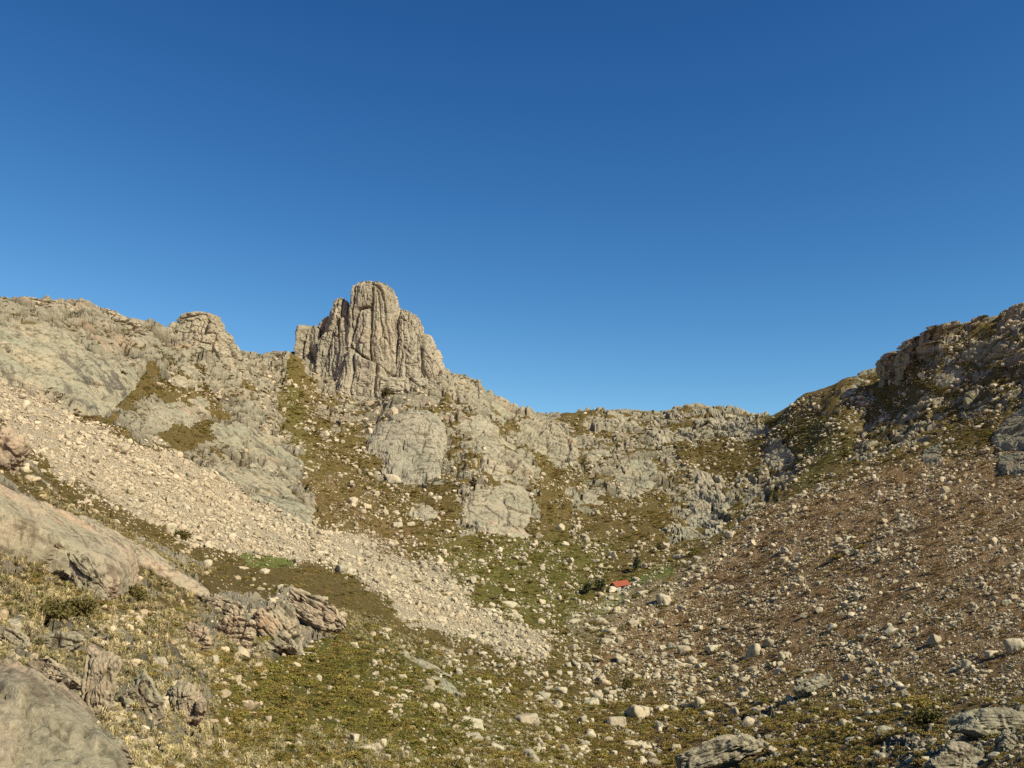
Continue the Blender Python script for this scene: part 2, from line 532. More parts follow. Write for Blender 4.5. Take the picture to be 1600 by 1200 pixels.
Z_SCREE = zone(0.0, [(1.0, 7, SCREE_POLY), (0.45, 14, [(880, 950), (1010, 900), (1100, 870), (1200, 800), (1180, 860), (1060, 940), (960, 1010), (880, 1010)])])
BROWN_POLY = [(1190, 795), (1430, 720), (1800, 715), (1800, 1080), (1400, 1060), (1130, 1070), (930, 1040), (950, 985), (1060, 920)]
Z_BROWN = zone(0.25, [(1.0, 25, BROWN_POLY), (0.55, 30, [(1000, 1040), (1800, 1060), (1800, 1360), (1000, 1300)]), (0.5, 30, [(420, 700), (600, 800), (780, 860), (600, 860), (480, 790)])])
Z_DRY = zone(0.08, [
    (0.85, 20, [(-200, 885), (130, 930), (330, 955), (420, 1040), (335, 1060), (345, 1160), (480, 1210), (450, 1360), (-200, 1360)]),
    (0.55, 10, [(30, 755), (345, 885), (300, 905), (100, 800)]),
    (0.40, 20, [(430, 930), (600, 960), (760, 1050), (640, 1030), (520, 990)]),
    (0.40, 20, [(700, 1080), (950, 1090), (900, 1200), (700, 1200)]),
    (0.22, 20, [(1040, 1100), (1400, 1060), (1600, 1100), (1100, 1200)])])
Z_LUSH = zone(0.0, [(1.0, 10, [(925, 962), (960, 905), (1040, 880), (1052, 896), (990, 925), (962, 955)]), (0.9, 8, [(365, 868), (440, 872), (475, 892), (395, 890)]),
                    (0.4, 10, [(1085, 1065), (1110, 1060), (1110, 1085), (1085, 1085)])])
Z_GREEN = zone(0.30, [
    (0.85, 25, [(340, 1020), (560, 980), (760, 1060), (820, 1150), (720, 1200), (420, 1150), (330, 1110)]),
    (0.80, 25, [(660, 830), (960, 850), (900, 985), (760, 960), (690, 890)]),
    (0.6, 15, [(415, 545), (450, 545), (485, 690), (520, 780), (470, 720)]),
    (0.55, 15, [(1200, 650), (1290, 650), (1340, 700), (1240, 770)]),
    (0.0, 25, BROWN_POLY), (0.5, 25, [(1040, 1090), (1600, 1070), (1600, 1210), (1040, 1210)])])

# ------------------------------------------------------------------ the rock outcrops of the slopes: traced outline, height (m), joint direction in the picture, look
OUTCROPS = [
    # label, outline, height, joint direction, style, material, shoulder width px
    ("broad grey slab field with dark run-off streaks above the top of the pale scree",
     [(-60, 500), (0, 500), (75, 503), (112, 520), (140, 545), (175, 560), (200, 566), (215, 580), (218, 600), (205, 614), (175, 634), (160, 648), (140, 646), (87, 626), (50, 612), (0, 606), (-60, 595)], 5.0, (0.62, 0.78), "slab", M_SLAB, 16),
    ("rounded grey dome with a small overhang cave at its foot above the scree",
     [(232, 634), (262, 626), (285, 630), (303, 639), (315, 650), (300, 664), (262, 671), (240, 680), (226, 668)], 5.0, (0.7, 0.5), "dome", M_GRANITE, 12),
    ("small smooth hump beside the heather patch above the rounded dome",
     [(286, 622), (310, 615), (326, 620), (337, 636), (318, 640), (296, 630)], 4.0, (0.7, 0.5), "dome", M_GRANITE, 8),
    ("pinkish triangular crag below the knob of the skyline",
     [(270, 596), (284, 580), (297, 568), (311, 578), (310, 606), (290, 604)], 5.0, (0.3, 0.95), "blocky", M_GRANITE, 8),
    ("upper tilted slab of the two that border the scree near the gully",
     [(330, 662), (365, 664), (400, 667), (430, 682), (462, 710), (480, 728), (466, 735), (430, 730), (400, 722), (360, 702), (335, 682)], 5.0, (0.78, 0.5), "slab", M_SLAB, 10),
    ("lower tilted slab with a black undercut edge bordering the scree",
     [(335, 722), (370, 730), (400, 733), (432, 748), (450, 760), (475, 778), (497, 795), (487, 815), (470, 810), (435, 791), (408, 776), (370, 762), (340, 742)], 6.0, (0.78, 0.5), "slab", M_SLAB, 9),
    ("great rounded granite dome with concentric cracks under the tower",
     [(574, 687), (580, 670), (600, 658), (622, 644), (650, 640), (680, 645), (696, 662), (692, 702), (689, 735), (670, 752), (637, 750), (612, 745), (600, 732), (595, 712), (577, 702)], 13.0, (0.75, 0.6), "dome", M_TOWER, 22),
    ("fan shaped slab right below the cracked cliff, apron of the central spur",
     [(724, 798), (727, 778), (745, 762), (765, 756), (790, 752), (826, 764), (838, 800), (826, 830), (792, 842), (752, 826)], 8.0, (0.8, 0.6), "slab", M_GRANITE, 16),
    ("broken cliff with dark vertical notches above the fan shaped slab",
     [(735, 722), (748, 708), (775, 700), (806, 704), (830, 716), (834, 742), (822, 755), (790, 748), (760, 745), (738, 745)], 8.0, (0.3, 0.95), "blocky", M_GRANITE, 10),
    ("low grey slab on the spur between dome and skyline blocks",
     [(710, 664), (728, 652), (750, 646), (770, 655), (783, 675), (765, 679), (735, 680), (713, 677)], 5.0, (0.8, 0.5), "dome", M_GRANITE, 9),
    ("pinkish ledge slab just above the notched cliff of the spur",
     [(722, 690), (745, 683), (785, 684), (806, 696), (790, 702), (750, 700), (728, 702)], 4.0, (0.9, 0.3), "slab", M_GRANITE, 7),
    ("stack of flat blocks on the skyline at the right foot of the tower",
     [(703, 600), (712, 588), (726, 586), (745, 596), (750, 610), (730, 620), (712, 614)], 6.0, (0.2, 1.0), "blocky", M_GRANITE, 7),
    ("jagged ribs descending from the skyline toward the pass",
     [(754, 612), (770, 620), (784, 630), (795, 642), (793, 657), (776, 649), (758, 630)], 6.0, (0.35, 0.95), "blocky", M_GRANITE, 7),
    ("tall grey buttress with a long crack at the near end of the headwall",
     [(806, 678), (812, 660), (825, 650), (849, 647), (868, 668), (900, 682), (907, 712), (890, 728), (873, 737), (861, 722), (840, 710), (814, 692)], 8.0, (0.15, 1.0), "blocky", M_GRANITE, 10),
    ("bulging round block with a smooth top in the middle of the headwall",
     [(912, 722), (918, 707), (930, 698), (950, 694), (968, 695), (969, 708), (944, 716), (928, 728)], 8.0, (0.8, -0.5), "dome", M_SLAB, 8),
    ("dark streaked slab stained by water in the middle of the headwall",
     [(958, 742), (968, 726), (980, 715), (1014, 712), (1030, 726), (1018, 757), (998, 773), (972, 764)], 7.0, (-0.55, 0.8), "slab", M_SLAB, 10),
    ("angular cliff with stepped ledges at the far end of the headwall",
     [(1068, 790), (1078, 764), (1090, 742), (1108, 733), (1130, 742), (1132, 766), (1140, 790), (1120, 806), (1090, 800)], 8.0, (0.4, 0.9), "blocky", M_GRANITE, 9),
    ("flat topped ledge blocks along the skyline of the pass",
     [(1010, 676), (1040, 668), (1075, 668), (1100, 680), (1080, 690), (1040, 688), (1015, 688)], 5.0, (0.95, 0.2), "blocky", M_GRANITE, 7),
    ("low bedded outcrop on the crest of the pass above the bulging block",
     [(912, 652), (940, 646), (975, 652), (1000, 662), (985, 672), (945, 668), (915, 664)], 4.0, (0.95, 0.2), "blocky", M_GRANITE, 7),
    ("bedded outcrop crowning the pass where it meets the facing hillside",
     [(1085, 660), (1120, 646), (1155, 648), (1185, 662), (1195, 680), (1150, 680), (1110, 676)], 5.0, (0.95, 0.25), "blocky", M_GRANITE, 8),
    ("smooth pale slab running down into the gully at the end of the pass",
     [(1195, 702), (1212, 690), (1235, 696), (1250, 720), (1226, 728), (1202, 728)], 7.0, (0.7, 0.6), "slab", M_SLAB, 8),
    ("lone upright tooth of rock in the heather below the headwall",
     [(875, 774), (882, 758), (891, 750), (903, 760), (901, 778), (888, 780)], 7.0, (0.1, 1.0), "blocky", M_GRANITE, 5),
    ("sloping pale slab beside the lone upright tooth",
     [(894, 792), (918, 778), (942, 771), (938, 782), (922, 790), (906, 803)], 4.0, (0.8, -0.5), "slab", M_GRANITE, 6),
    ("low broken slabs in the heather at the foot of the headwall",
     [(1055, 820), (1075, 806), (1110, 806), (1128, 818), (1110, 836), (1080, 838), (1060, 832)], 5.0, (0.7, 0.6), "blocky", M_GRANITE, 8),
    ("low rough hummock in the heather below the great dome",
     [(640, 796), (646, 782), (660, 777), (676, 784), (685, 800), (680, 812), (655, 810)], 6.0, (0.5, 0.8), "dome", M_GRANITE, 8),
    # right hand hillside
    ("huge smooth dark slab at the edge of the facing hillside",
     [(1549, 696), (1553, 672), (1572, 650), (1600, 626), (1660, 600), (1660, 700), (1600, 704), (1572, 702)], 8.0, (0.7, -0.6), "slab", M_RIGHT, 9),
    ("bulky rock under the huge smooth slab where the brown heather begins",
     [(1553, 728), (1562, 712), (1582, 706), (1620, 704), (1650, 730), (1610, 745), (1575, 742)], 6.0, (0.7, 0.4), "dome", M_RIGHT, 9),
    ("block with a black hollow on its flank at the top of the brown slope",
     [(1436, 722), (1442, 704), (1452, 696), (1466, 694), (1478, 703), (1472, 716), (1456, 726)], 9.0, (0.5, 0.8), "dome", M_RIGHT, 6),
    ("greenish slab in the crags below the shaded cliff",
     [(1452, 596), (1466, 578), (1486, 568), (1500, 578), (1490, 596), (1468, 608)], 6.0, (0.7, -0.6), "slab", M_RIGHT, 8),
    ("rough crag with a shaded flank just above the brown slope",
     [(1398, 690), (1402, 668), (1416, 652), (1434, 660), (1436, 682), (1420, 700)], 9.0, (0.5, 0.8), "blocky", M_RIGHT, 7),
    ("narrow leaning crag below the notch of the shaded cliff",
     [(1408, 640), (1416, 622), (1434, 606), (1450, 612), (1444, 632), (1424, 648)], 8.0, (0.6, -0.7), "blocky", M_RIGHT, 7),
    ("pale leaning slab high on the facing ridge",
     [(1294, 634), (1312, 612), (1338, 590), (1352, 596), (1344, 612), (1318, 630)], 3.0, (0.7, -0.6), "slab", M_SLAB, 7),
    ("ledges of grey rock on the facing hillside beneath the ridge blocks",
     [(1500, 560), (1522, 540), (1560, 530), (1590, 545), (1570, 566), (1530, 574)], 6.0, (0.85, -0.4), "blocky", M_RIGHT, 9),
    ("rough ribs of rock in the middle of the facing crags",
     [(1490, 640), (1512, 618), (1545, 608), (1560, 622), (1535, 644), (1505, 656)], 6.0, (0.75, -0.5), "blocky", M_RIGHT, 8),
    # foreground
    ("long tilted lichen slab falling toward the dry grass in the near hillside",
     [(92, 812), (140, 812), (187, 820), (226, 846), (254, 866), (280, 890), (311, 922), (305, 932), (285, 928), (255, 934), (225, 915), (198, 885), (160, 858), (120, 838)], 2.2, (0.78, 0.56), "slab", M_NEAR, 10),
    ("steep green grey face with brown vertical streaks in the near hillside",
     [(-60, 742), (0, 750), (28, 768), (65, 790), (100, 815), (130, 842), (120, 880), (116, 930), (100, 945), (70, 915), (30, 890), (0, 885), (-60, 880)], 3.0, (0.35, 0.95), "slab", M_NEAR, 16),
    ("bulging brown shouldered rib beside the streaked face",
     [(112, 862), (132, 864), (150, 876), (172, 900), (196, 930), (206, 946), (180, 948), (140, 940), (118, 925)], 2.0, (0.6, 0.8), "dome", M_NEAR, 12),
    ("shaded brown pinnacle at the picture edge above the streaked face",
     [(-50, 660), (0, 662), (8, 680), (14, 704), (36, 716), (40, 728), (20, 736), (-50, 735)], 5.0, (0.1, 1.0), "blocky", M_NEAR, 9),
    ("huge smooth boulder like rock in the lowest corner beside the yellow grass",
     [(-60, 1050), (0, 1050), (28, 1068), (56, 1078), (74, 1092), (92, 1112), (108, 1150), (118, 1210), (-60, 1260)], 1.6, (0.5, 0.85), "dome", M_NEAR, 30),
    ("narrow grey rib wedged against the huge smooth corner rock",
     [(98, 1104), (112, 1100), (128, 1116), (140, 1134), (152, 1160), (160, 1215), (120, 1215), (108, 1150)], 0.9, (0.35, 0.95), "blocky", M_NEAR, 10),
    ("brown streaked square pillar of rock with a dark flank among the near rocks",
     [(122, 1034), (140, 1028), (170, 1027), (184, 1040), (178, 1072), (168, 1098), (160, 1130), (146, 1122), (132, 1098), (124, 1070)], 1.8, (0.05, 1.0), "dome", M_NEAR, 9),
    ("cracked long grey block above the brown pillar",
     [(48, 992), (70, 983), (110, 985), (134, 1000), (131, 1022), (100, 1025), (60, 1024), (50, 1014)], 1.5, (1.0, 0.1), "blocky", M_NEAR, 9),
    ("rounded grey rock at the picture edge next to the cracked long block",
     [(6, 1000), (18, 984), (38, 984), (52, 1002), (50, 1022), (22, 1024), (8, 1015)], 1.6, (0.5, 0.8), "dome", M_NEAR, 9),
    ("grassy topped grey block under the cracked long block",
     [(40, 1054), (56, 1040), (90, 1036), (122, 1044), (126, 1066), (120, 1086), (90, 1082), (64, 1076)], 1.3, (0.9, 0.3), "dome", M_NEAR, 9),
    ("small reddish rock in the shade between corner rock and pillar",
     [(66, 1078), (84, 1073), (112, 1080), (126, 1094), (120, 1108), (96, 1106), (76, 1098)], 0.8, (0.9, 0.3), "blocky", M_NEAR, 7),
    ("pinkish bedded rock fan to the side of the brown pillar",
     [(190, 1068), (204, 1054), (222, 1052), (238, 1068), (248, 1096), (258, 1124), (240, 1134), (214, 1124), (198, 1104)], 1.4, (0.5, 0.85), "slab", M_NEAR, 9),
    ("reddish cracked outcrop bordering the olive gorse",
     [(264, 1068), (280, 1060), (300, 1062), (318, 1074), (326, 1104), (320, 1132), (296, 1142), (272, 1136), (262, 1110)], 1.6, (0.4, 0.9), "blocky", M_NEAR, 9),
    ("overhanging dark rimmed rocks at the bottom edge in yellow grass",
     [(138, 1152), (152, 1148), (180, 1160), (204, 1166), (206, 1190), (186, 1198), (160, 1180), (142, 1168)], 0.9, (0.8, 0.5), "dome", M_NEAR, 8),
    ("pale lichen hump leading to the reddish spur",
     [(312, 930), (330, 924), (352, 934), (376, 948), (384, 960), (350, 962), (322, 950)], 2.2, (0.8, 0.5), "dome", M_NEAR, 8),
    ("reddish fluted rock of the spur nearest the long tilted slab",
     [(284, 990), (300, 976), (316, 976), (332, 990), (330, 1010), (310, 1016), (290, 1010)], 2.0, (0.5, 0.85), "blocky", M_NEAR, 7),
    ("reddish fluted rocks in the middle of the spur",
     [(336, 986), (352, 972), (372, 966), (396, 975), (408, 996), (392, 1018), (362, 1018), (344, 1008)], 2.8, (0.4, 0.9), "slab", M_NEAR, 8),
    ("big pale rocks with pink scars at the end of the spur above the gorse",
     [(400, 955), (425, 958), (445, 970), (478, 992), (470, 1012), (448, 1022), (412, 1028), (404, 1000)], 3.4, (0.6, 0.8), "blocky", M_NEAR, 9),
    ("pointed pink flanked crag ending the spur",
     [(448, 930), (482, 932), (508, 940), (526, 953), (531, 974), (520, 990), (500, 986), (478, 972), (456, 950)], 3.4, (0.6, 0.8), "blocky", M_NEAR, 9),
    ("long pale ridge of slab crossing the gorse slope toward the gully",
     [(606, 1010), (622, 1012), (650, 1026), (684, 1042), (708, 1058), (704, 1064), (672, 1054), (640, 1040), (614, 1026)], 2.4, (0.85, 0.5), "slab", M_SLAB, 6),
    ("broken pale rocks continuing the long slab ridge downhill",
     [(678, 1064), (696, 1060), (714, 1074), (726, 1092), (712, 1096), (694, 1084)], 2.4, (0.7, 0.7), "blocky", M_SLAB, 6),
    ("wide flat lichen slab in the bottom corner of the facing slope",
     [(1484, 1124), (1500, 1106), (1525, 1100), (1560, 1106), (1640, 1100), (1640, 1150), (1590, 1146), (1550, 1150), (1512, 1150)], 1.6, (0.95, 0.25), "blocky", M_GRANITE, 10),
    ("square grey block below the wide flat slab of the bottom corner",
     [(1555, 1168), (1560, 1148), (1574, 1141), (1592, 1146), (1594, 1172), (1580, 1180), (1562, 1180)], 1.8, (0.3, 0.9), "dome", M_GRANITE, 6),
    ("layered rocks in the gorse below the wide flat slab",
     [(1448, 1184), (1462, 1166), (1490, 1158), (1520, 1172), (1545, 1172), (1560, 1200), (1520, 1216), (1460, 1214)], 1.5, (0.9, 0.3), "blocky", M_GRANITE, 8),
    ("broken low ridge of grey rock at the bottom edge beside the gully",
     [(1062, 1190), (1082, 1174), (1110, 1164), (1150, 1156), (1190, 1150), (1200, 1170), (1160, 1186), (1120, 1206), (1070, 1210)], 1.8, (0.85, -0.4), "blocky", M_GRANITE, 9),
    ("low shelf of grey rock on the lower facing slope above the bottom ridge",
     [(1228, 1078), (1244, 1066), (1270, 1058), (1298, 1056), (1304, 1066), (1276, 1080), (1240, 1094)], 1.8, (0.9, -0.3), "blocky", M_GRANITE, 7),
]
Z_OUT = zone(0.0, [(1.0, 3, p[1]) for p in OUTCROPS])
OUT_SD = np.full(_zx.shape, -1e3)
for p in OUTCROPS:
    OUT_SD = np.maximum(OUT_SD, poly_sd(p[1], _zx, _zy))

# ------------------------------------------------------------------ the land
def rock_relief(Pr, dist):
    """bedrock: large jointed masses, blocks, small broken pieces (metres)"""
    warp = np.stack([fbm(Pr / 9.0, 2, 80), fbm(Pr / 9.0, 2, 84), fbm(Pr / 9.0, 2, 88)], 1) * 2.2
    w8 = sstep(60, 260, dist); w3 = sstep(15, 90, dist); w1 = sstep(330, 120, dist)
    return (w8 * joints(Pr + warp * 0.5, (17, 21, 12.0), 4, 1.9, 3.6, 3.4, 0.75, 0.25, 0.8)
            + w8 * joints(Pr + warp * 0.3, (6.5, 8.0, 4.5), 1, 0.65, 1.6, 1.9, 0.45, 0.25, 0.45)
            + w3 * blocks((Pr + warp * 0.2) / 2.4, 2, 0.18, 0.36, 0.35, 0.09)
            + w1 * joints(Pr, (2.2, 2.8, 1.5), 3, 0.18, 0.32, 0.25, 0.10, 0.3, 0.12)
            + w1 * blocks(Pr / 0.7, 3, 0.06, 0.14, 0.08, 0.10)
            + fbm(Pr / 22.0, 3, 90) * 2.2 * w8)
NU = 880
LU = np.linspace(-0.63, 0.63, NU)
LL = row_levels(330, 480, 20)
NL = len(LL)
ug, lg = np.meshgrid(LU, LL)
bs = base_s(ug, lg)
uu = ug.ravel(); yy = np.exp(lg.ravel())
LP = np.stack([uu * yy, yy, bs * yy], 1).astype(np.float32)
vx, vy = to_pix(uu, bs)
wob = 9.0
vx2 = vx + wob * fbm(LP / np.clip(yy / 18, 1.5, 40)[:, None], 3, 40)
vy2 = vy + wob * fbm(LP / np.clip(yy / 18, 1.5, 40)[:, None], 3, 50)
rockf = zone_at(Z_ROCK, vx2, vy2)
scree = zone_at(Z_SCREE, vx + 1.8 * (vx2 - vx), vy + 1.8 * (vy2 - vy))
outm = sstep(2.0, 11.0, bil(OUT_SD, (vy - ZY[0]) / 4, (vx - ZX[0]) / 4))
kk = np.clip(yy / 350.0, 0.25, 1.5)
rn = fbm(LP / np.array([17, 17, 10]), 4, 60, 0.62) * 0.62 + perlin(LP / 3.2, 70) * 0.20
rockm = sstep(0.42, 0.58, rockf * 1.05 + rn * 0.62 * (0.25 + 0.75 * (1 - np.abs(rockf * 2 - 1)) + 0.15)) * (1 - scree) * (1 - outm)
disp = np.zeros(len(LP), np.float32)
ix = np.nonzero(rockm > 0.01)[0]
Pr = LP[ix]
CRACK.clear()
w3 = sstep(15, 90, yy[ix])
dr = rock_relief(Pr, yy[ix]) + 0.5 * w3
disp[ix] += dr * rockm[ix]
jointm = np.zeros(len(LP), np.float32); jointm[ix] = crack_mask(len(ix), 1.05)
vegbump = fbm(LP / 5.5, 3, 100) * 0.55 * kk + fbm(LP / 1.3, 2, 110) * 0.22
disp += vegbump * (1 - rockm)
disp += scree * fbm(LP / 12.0, 3, 120) * 0.9
disp += fbm(LP / 45.0, 3, 130) * 1.6 * sstep(80, 300, yy)
disp -= outm * np.clip(yy / F_PX * np.where(yy < 190, 1.5, 7.0), 0.02, 2.6)
disp *= sstep(12, 22, yy)
LZ = LP[:, 2] + disp
Z_GRID = LZ.reshape(NL, NU)
TV = LP.copy(); TV[:, 2] = LZ
far = yy > 1300
TV[far, 2] -= (yy[far] - 1300) * 0.3

def ground_z(X, Y):
    X = np.asarray(X, float); Y = np.asarray(Y, float)
    fj = (X / Y - LU[0]) / (LU[1] - LU[0])
    fi = np.interp(np.log(Y), LL, np.arange(NL))
    return bil(Z_GRID, fi, fj)

LF = grid_faces(NL, NU)
me = mesh_from("hillside", TV, LF)
me.polygons.foreach_set("use_smooth", rockm[LF].mean(1) < 0.5)
set_joint(me, jointm)
ca = me.color_attributes.new("cover_a", 'FLOAT_COLOR', 'POINT')
ca.data.foreach_set("color", np.stack([rockm, scree, zone_at(Z_BROWN, vx2, vy2), np.ones_like(rockm)], 1).astype(np.float32).ravel())
cb = me.color_attributes.new("cover_b", 'FLOAT_COLOR', 'POINT')
cb.data.foreach_set("color", np.stack([zone_at(Z_DRY, vx2, vy2), zone_at(Z_LUSH, vx2, vy2), zone_at(Z_GREEN, vx2, vy2), np.ones_like(rockm)], 1).astype(np.float32).ravel())

m_land, nt, bsdf = new_mat("hillside_ground", 0.95)
t = NT(nt)
a_rock, a_scree, a_brown = t.attr("cover_a")
a_dry, a_lush, a_green = t.attr("cover_b")
n_mid = t.noise(0.16, 5, 0.6); n_fine = t.noise(1.1, 6, 0.7); n_tiny = t.noise(4.5, 4, 0.7)
OLIVE = (0.175, 0.130, 0.042); BROWN = (0.325, 0.212, 0.104); GORSE = (0.155, 0.146, 0.034); DRYG = (0.37, 0.32, 0.165); LUSH = (0.19, 0.225, 0.055)
veg = t.mix(t.ramp(t.math('ADD', a_green, t.math('SUBTRACT', n_mid, 0.5)), 0.25, 0.75), OLIVE, GORSE)
veg = t.mix(t.ramp(t.math('ADD', a_brown, t.math('MULTIPLY', t.math('SUBTRACT', n_mid, 0.5), 1.4)), 0.25, 0.85), veg, BROWN)
veg = t.mix(t.ramp(t.math('ADD', a_dry, t.math('MULTIPLY', t.math('SUBTRACT', n_fine, 0.5), 1.3)), 0.3, 0.75), veg, DRYG)
veg = t.mix(t.ramp(t.math('ADD', a_lush, t.math('SUBTRACT', n_fine, 0.5)), 0.3, 0.7), veg, LUSH)
veg = t.mix(t.ramp(n_fine, 0.40, 0.66), t.mix(1.0, veg, (0.50, 0.52, 0.50), 'MULTIPLY'), veg)
veg = t.mix(t.ramp(n_tiny, 0.52, 0.70, 0, 0.55), veg, t.mix(1.0, veg, (2.0, 1.75, 1.5), 'MULTIPLY'))
pebble = t.ramp(t.noise(0.9, 6, 0.75), 0.60, 0.66)
veg = t.mix(t.math('MULTIPLY', pebble, 0.6), veg, (0.36, 0.29, 0.19))
rockc = granite_color(t)
soil_shade, _, _ = t.attr("joint")
rockc = t.mix(t.math('MULTIPLY', soil_shade, 0.7), rockc, (0.055, 0.045, 0.025))  # joint dirt, darkened further to paint in the shadows of the cracks
scr = t.mix(t.noise(1.6, 6, 0.75), (0.24, 0.210, 0.14), (0.52, 0.455, 0.32))
col = t.mix(t.ramp(a_rock, 0.35, 0.65), veg, rockc)
col = t.mix(t.ramp(t.math('ADD', a_scree, t.math('MULTIPLY', t.math('SUBTRACT', n_fine, 0.5), 0.9)), 0.35, 0.65), col, scr)
nt.links.new(col, bsdf.inputs["Base Color"])
hh = t.math('ADD', t.noise(0.9, 8, 0.72), t.math('MULTIPLY', n_tiny, 0.3))
nt.links.new(t.bump(hh, 1.0, 1.1), bsdf.inputs["Normal"])
me.materials.append(m_land)
link("hillside", me, kind="structure")

# the plain beyond and beneath, out to the horizon
gm = mesh_from("ground", [(-6000, -800, -160), (6000, -800, -160), (6000, 6000, -160), (-6000, 6000, -160)], [(0, 1, 2, 3)])
gmat, gnt, gb = new_mat("far_ground", 0.95)
gt = NT(gnt)
gnt.links.new(gt.mix(gt.noise(0.01, 6), OLIVE, (0.20, 0.16, 0.08)), gb.inputs["Base Color"])
gm.materials.append(gmat)
link("ground", gm, kind="structure")

# ------------------------------------------------------------------ outcrops as raised rock bodies
def outcrop(label, poly, H, j, style, mat, edge, seed):
    poly = np.array(poly, float)
    if mat is M_NEAR:
        poly = poly.mean(0) + (poly - poly.mean(0)) * 1.12
    x0, y0 = poly.min(0) - 6; x1, y1 = poly.max(0) + 6
    step = max(1.15, math.sqrt((x1 - x0) * (y1 - y0) / 9000.0))
    CRACK.clear()
    yt = land_point([poly[:, 0].mean()] * 2, [y0, y1])
    stretch = float(np.clip(np.linalg.norm(yt[0] - yt[1]) / ((y1 - y0) * yt[1][1] / F_PX), 1.0, 3.5))
    nx, ny = int((x1 - x0) / step) + 2, int((y1 - y0) / step * stretch ** 0.7) + 2
    gx, gy = np.meshgrid(np.linspace(x0, x1, nx), np.linspace(y0, y1, ny))
    gx = gx.ravel(); gy = gy.ravel()
    q = np.stack([gx, gy, np.full_like(gx, seed * 7.3)], 1)
    d = poly_sd(poly, gx, gy) + 5.0 * fbm(q / 16.0, 4, 200 + seed, 0.6)
    P = land_point(gx, gy)
    c = poly.mean(0)
    pc = land_point([c[0]], [c[1]])[0]
    W = 6.0
    Hm, Wm = {"slab": (0.050, 0.34), "dome": (0.095, 0.42), "blocky": (0.085, 0.30)}[style]
    near = 3.0 if mat is M_NEAR else 1.5 if mat is M_RIGHT else 1.25
    size = math.sqrt(0.5 * abs(np.dot(poly[:, 0], np.roll(poly[:, 1], 1)) - np.dot(poly[:, 1], np.roll(poly[:, 0], 1))))
    H = min(size * Hm * near * 0.9, 26.0 if mat is M_NEAR else 16.0) * pc[1] / F_PX
    edge = max(edge, size * Wm * 0.5)
    jx = np.array(j) * W
    ja, jb = land_point([c[0] - jx[0], c[0] + jx[0], c[0] - 10, c[0] + 10, c[0], c[0]], [c[1] - jx[1], c[1] + jx[1], c[1], c[1], c[1] - 8, c[1] + 8])[:2]
    pts = land_point([c[0] - 12, c[0] + 12, c[0], c[0]], [c[1], c[1], c[1] - 10, c[1] + 10])
    n = np.cross(pts[1] - pts[0], pts[2] - pts[3]); n /= np.linalg.norm(n)
    if n @ pc > 0:
        n = -n
    n = n * 0.75 + np.array([0, 0, 0.25]); n /= np.linalg.norm(n)
    jw = jb - ja; jw -= n * (jw @ n); jw /= np.linalg.norm(jw)
    kw = np.cross(n, jw)
    m = pc[1] / F_PX                       # metres per picture pixel here
    graze = float(np.clip(abs(n @ pc) / np.linalg.norm(pc), 0.22, 1.0))   # how squarely the face is seen
    tt = np.clip(d / edge, 0, 1)
    prof = (tt * (2 - tt)) ** 0.8
    h = np.where(d < 0, d * m * 0.55, H * prof) - 0.8 * m
    V0 = P + n * h[:, None]
    G = V0.reshape(ny, nx, 3)
    Nl = np.cross(np.gradient(G, axis=1), np.gradient(G, axis=0)).reshape(-1, 3)
    Nl /= np.linalg.norm(Nl, axis=1, keepdims=True) + 1e-9
    Nl *= np.sign(Nl @ n)[:, None]
    Nl = Nl * 0.8 + n * 0.2
    Q = np.stack([V0 @ jw, V0 @ kw, V0 @ n], 1) / m * graze ** 0.6   # in pixel-sized units
    wq = np.stack([fbm(Q / 40.0, 2, 210 + seed), fbm(Q / 40.0, 2, 214 + seed), 0 * Q[:, 0]], 1) * 3
    Qw = Q + wq
    cw = 1.7 if mat is M_NEAR else 0.9
    fine = 0.5 if mat is M_NEAR else 1.0
    ragged = fine * (blocks(Qw / np.array([7, 6, 6.0]), 12 + seed, 0.55, 0.8, 0.8, 0.10) + blocks(Qw / np.array([3.4, 3.0, 3.0]), 13 + seed, 0.2, 0.35, 0.3, 0.12))
    rough = sstep(-0.15, 0.25, fbm(Q / 34.0, 3, 260 + seed))
    if style == "slab":
        dd = (1.4 if mat is M_NEAR else 3.0) * fbm(Qw / np.array([80, 13, 30.0]), 4, 220 + seed, 0.5) + joints(Qw, (75, 15, 30.0), 5 + seed, 2.0, 2.6, 3.4, cw, 0.2, 1.2) \
            + joints(Qw, (26, 7, 14.0), 6 + seed, 0.8, 1.2, 1.2, 0.6, 0.25, 0.4) + ragged * (0.3 + 1.0 * rough)
    elif style == "dome":
        ring = np.sin((d + 5 * fbm(Q / 30.0, 2, 230 + seed)) / 6.5 * math.pi)
        dd = -2.4 * np.exp(-((ring - 1) / 0.08) ** 2) * sstep(-0.05, 0.15, fbm(Q / 18.0, 2, 234 + seed)) \
            + joints(Qw, (38, 30, 30.0), 7 + seed, 1.8, 2.8, 3.2, cw, 0.3, 1.6) + joints(Qw, (14, 11, 10.0), 8 + seed, 0.6, 0.9, 1.0, 0.6, 0.3, 0.4) + 1.8 * fbm(Q / 18.0, 4, 240 + seed) + ragged * (0.25 + 0.9 * rough)
    else:
        dd = joints(Qw, (30, 15, 16.0), 9 + seed, 3.2, 4.2, 4.4, cw, 0.25, 1.6) + joints(Qw, (11, 7, 7.0), 10 + seed, 1.3, 1.9, 1.8, 0.6, 0.3, 0.6) \
            + ragged + 1.6 * fbm(Q / 22.0, 3, 250 + seed)
    if mat is M_NEAR:
        dd = dd + 4.0 * fbm(Qw / np.array([80, 34, 50.0]), 3, 270 + seed, 0.45) + joints(Qw, (44, 20, 24.0), 41 + seed, 2.2, 2.4, 2.6, 1.4, 0.3, 1.0) + 1.5 * np.abs(fbm(Qw / np.array([60, 16, 30.0]), 2, 275 + seed))
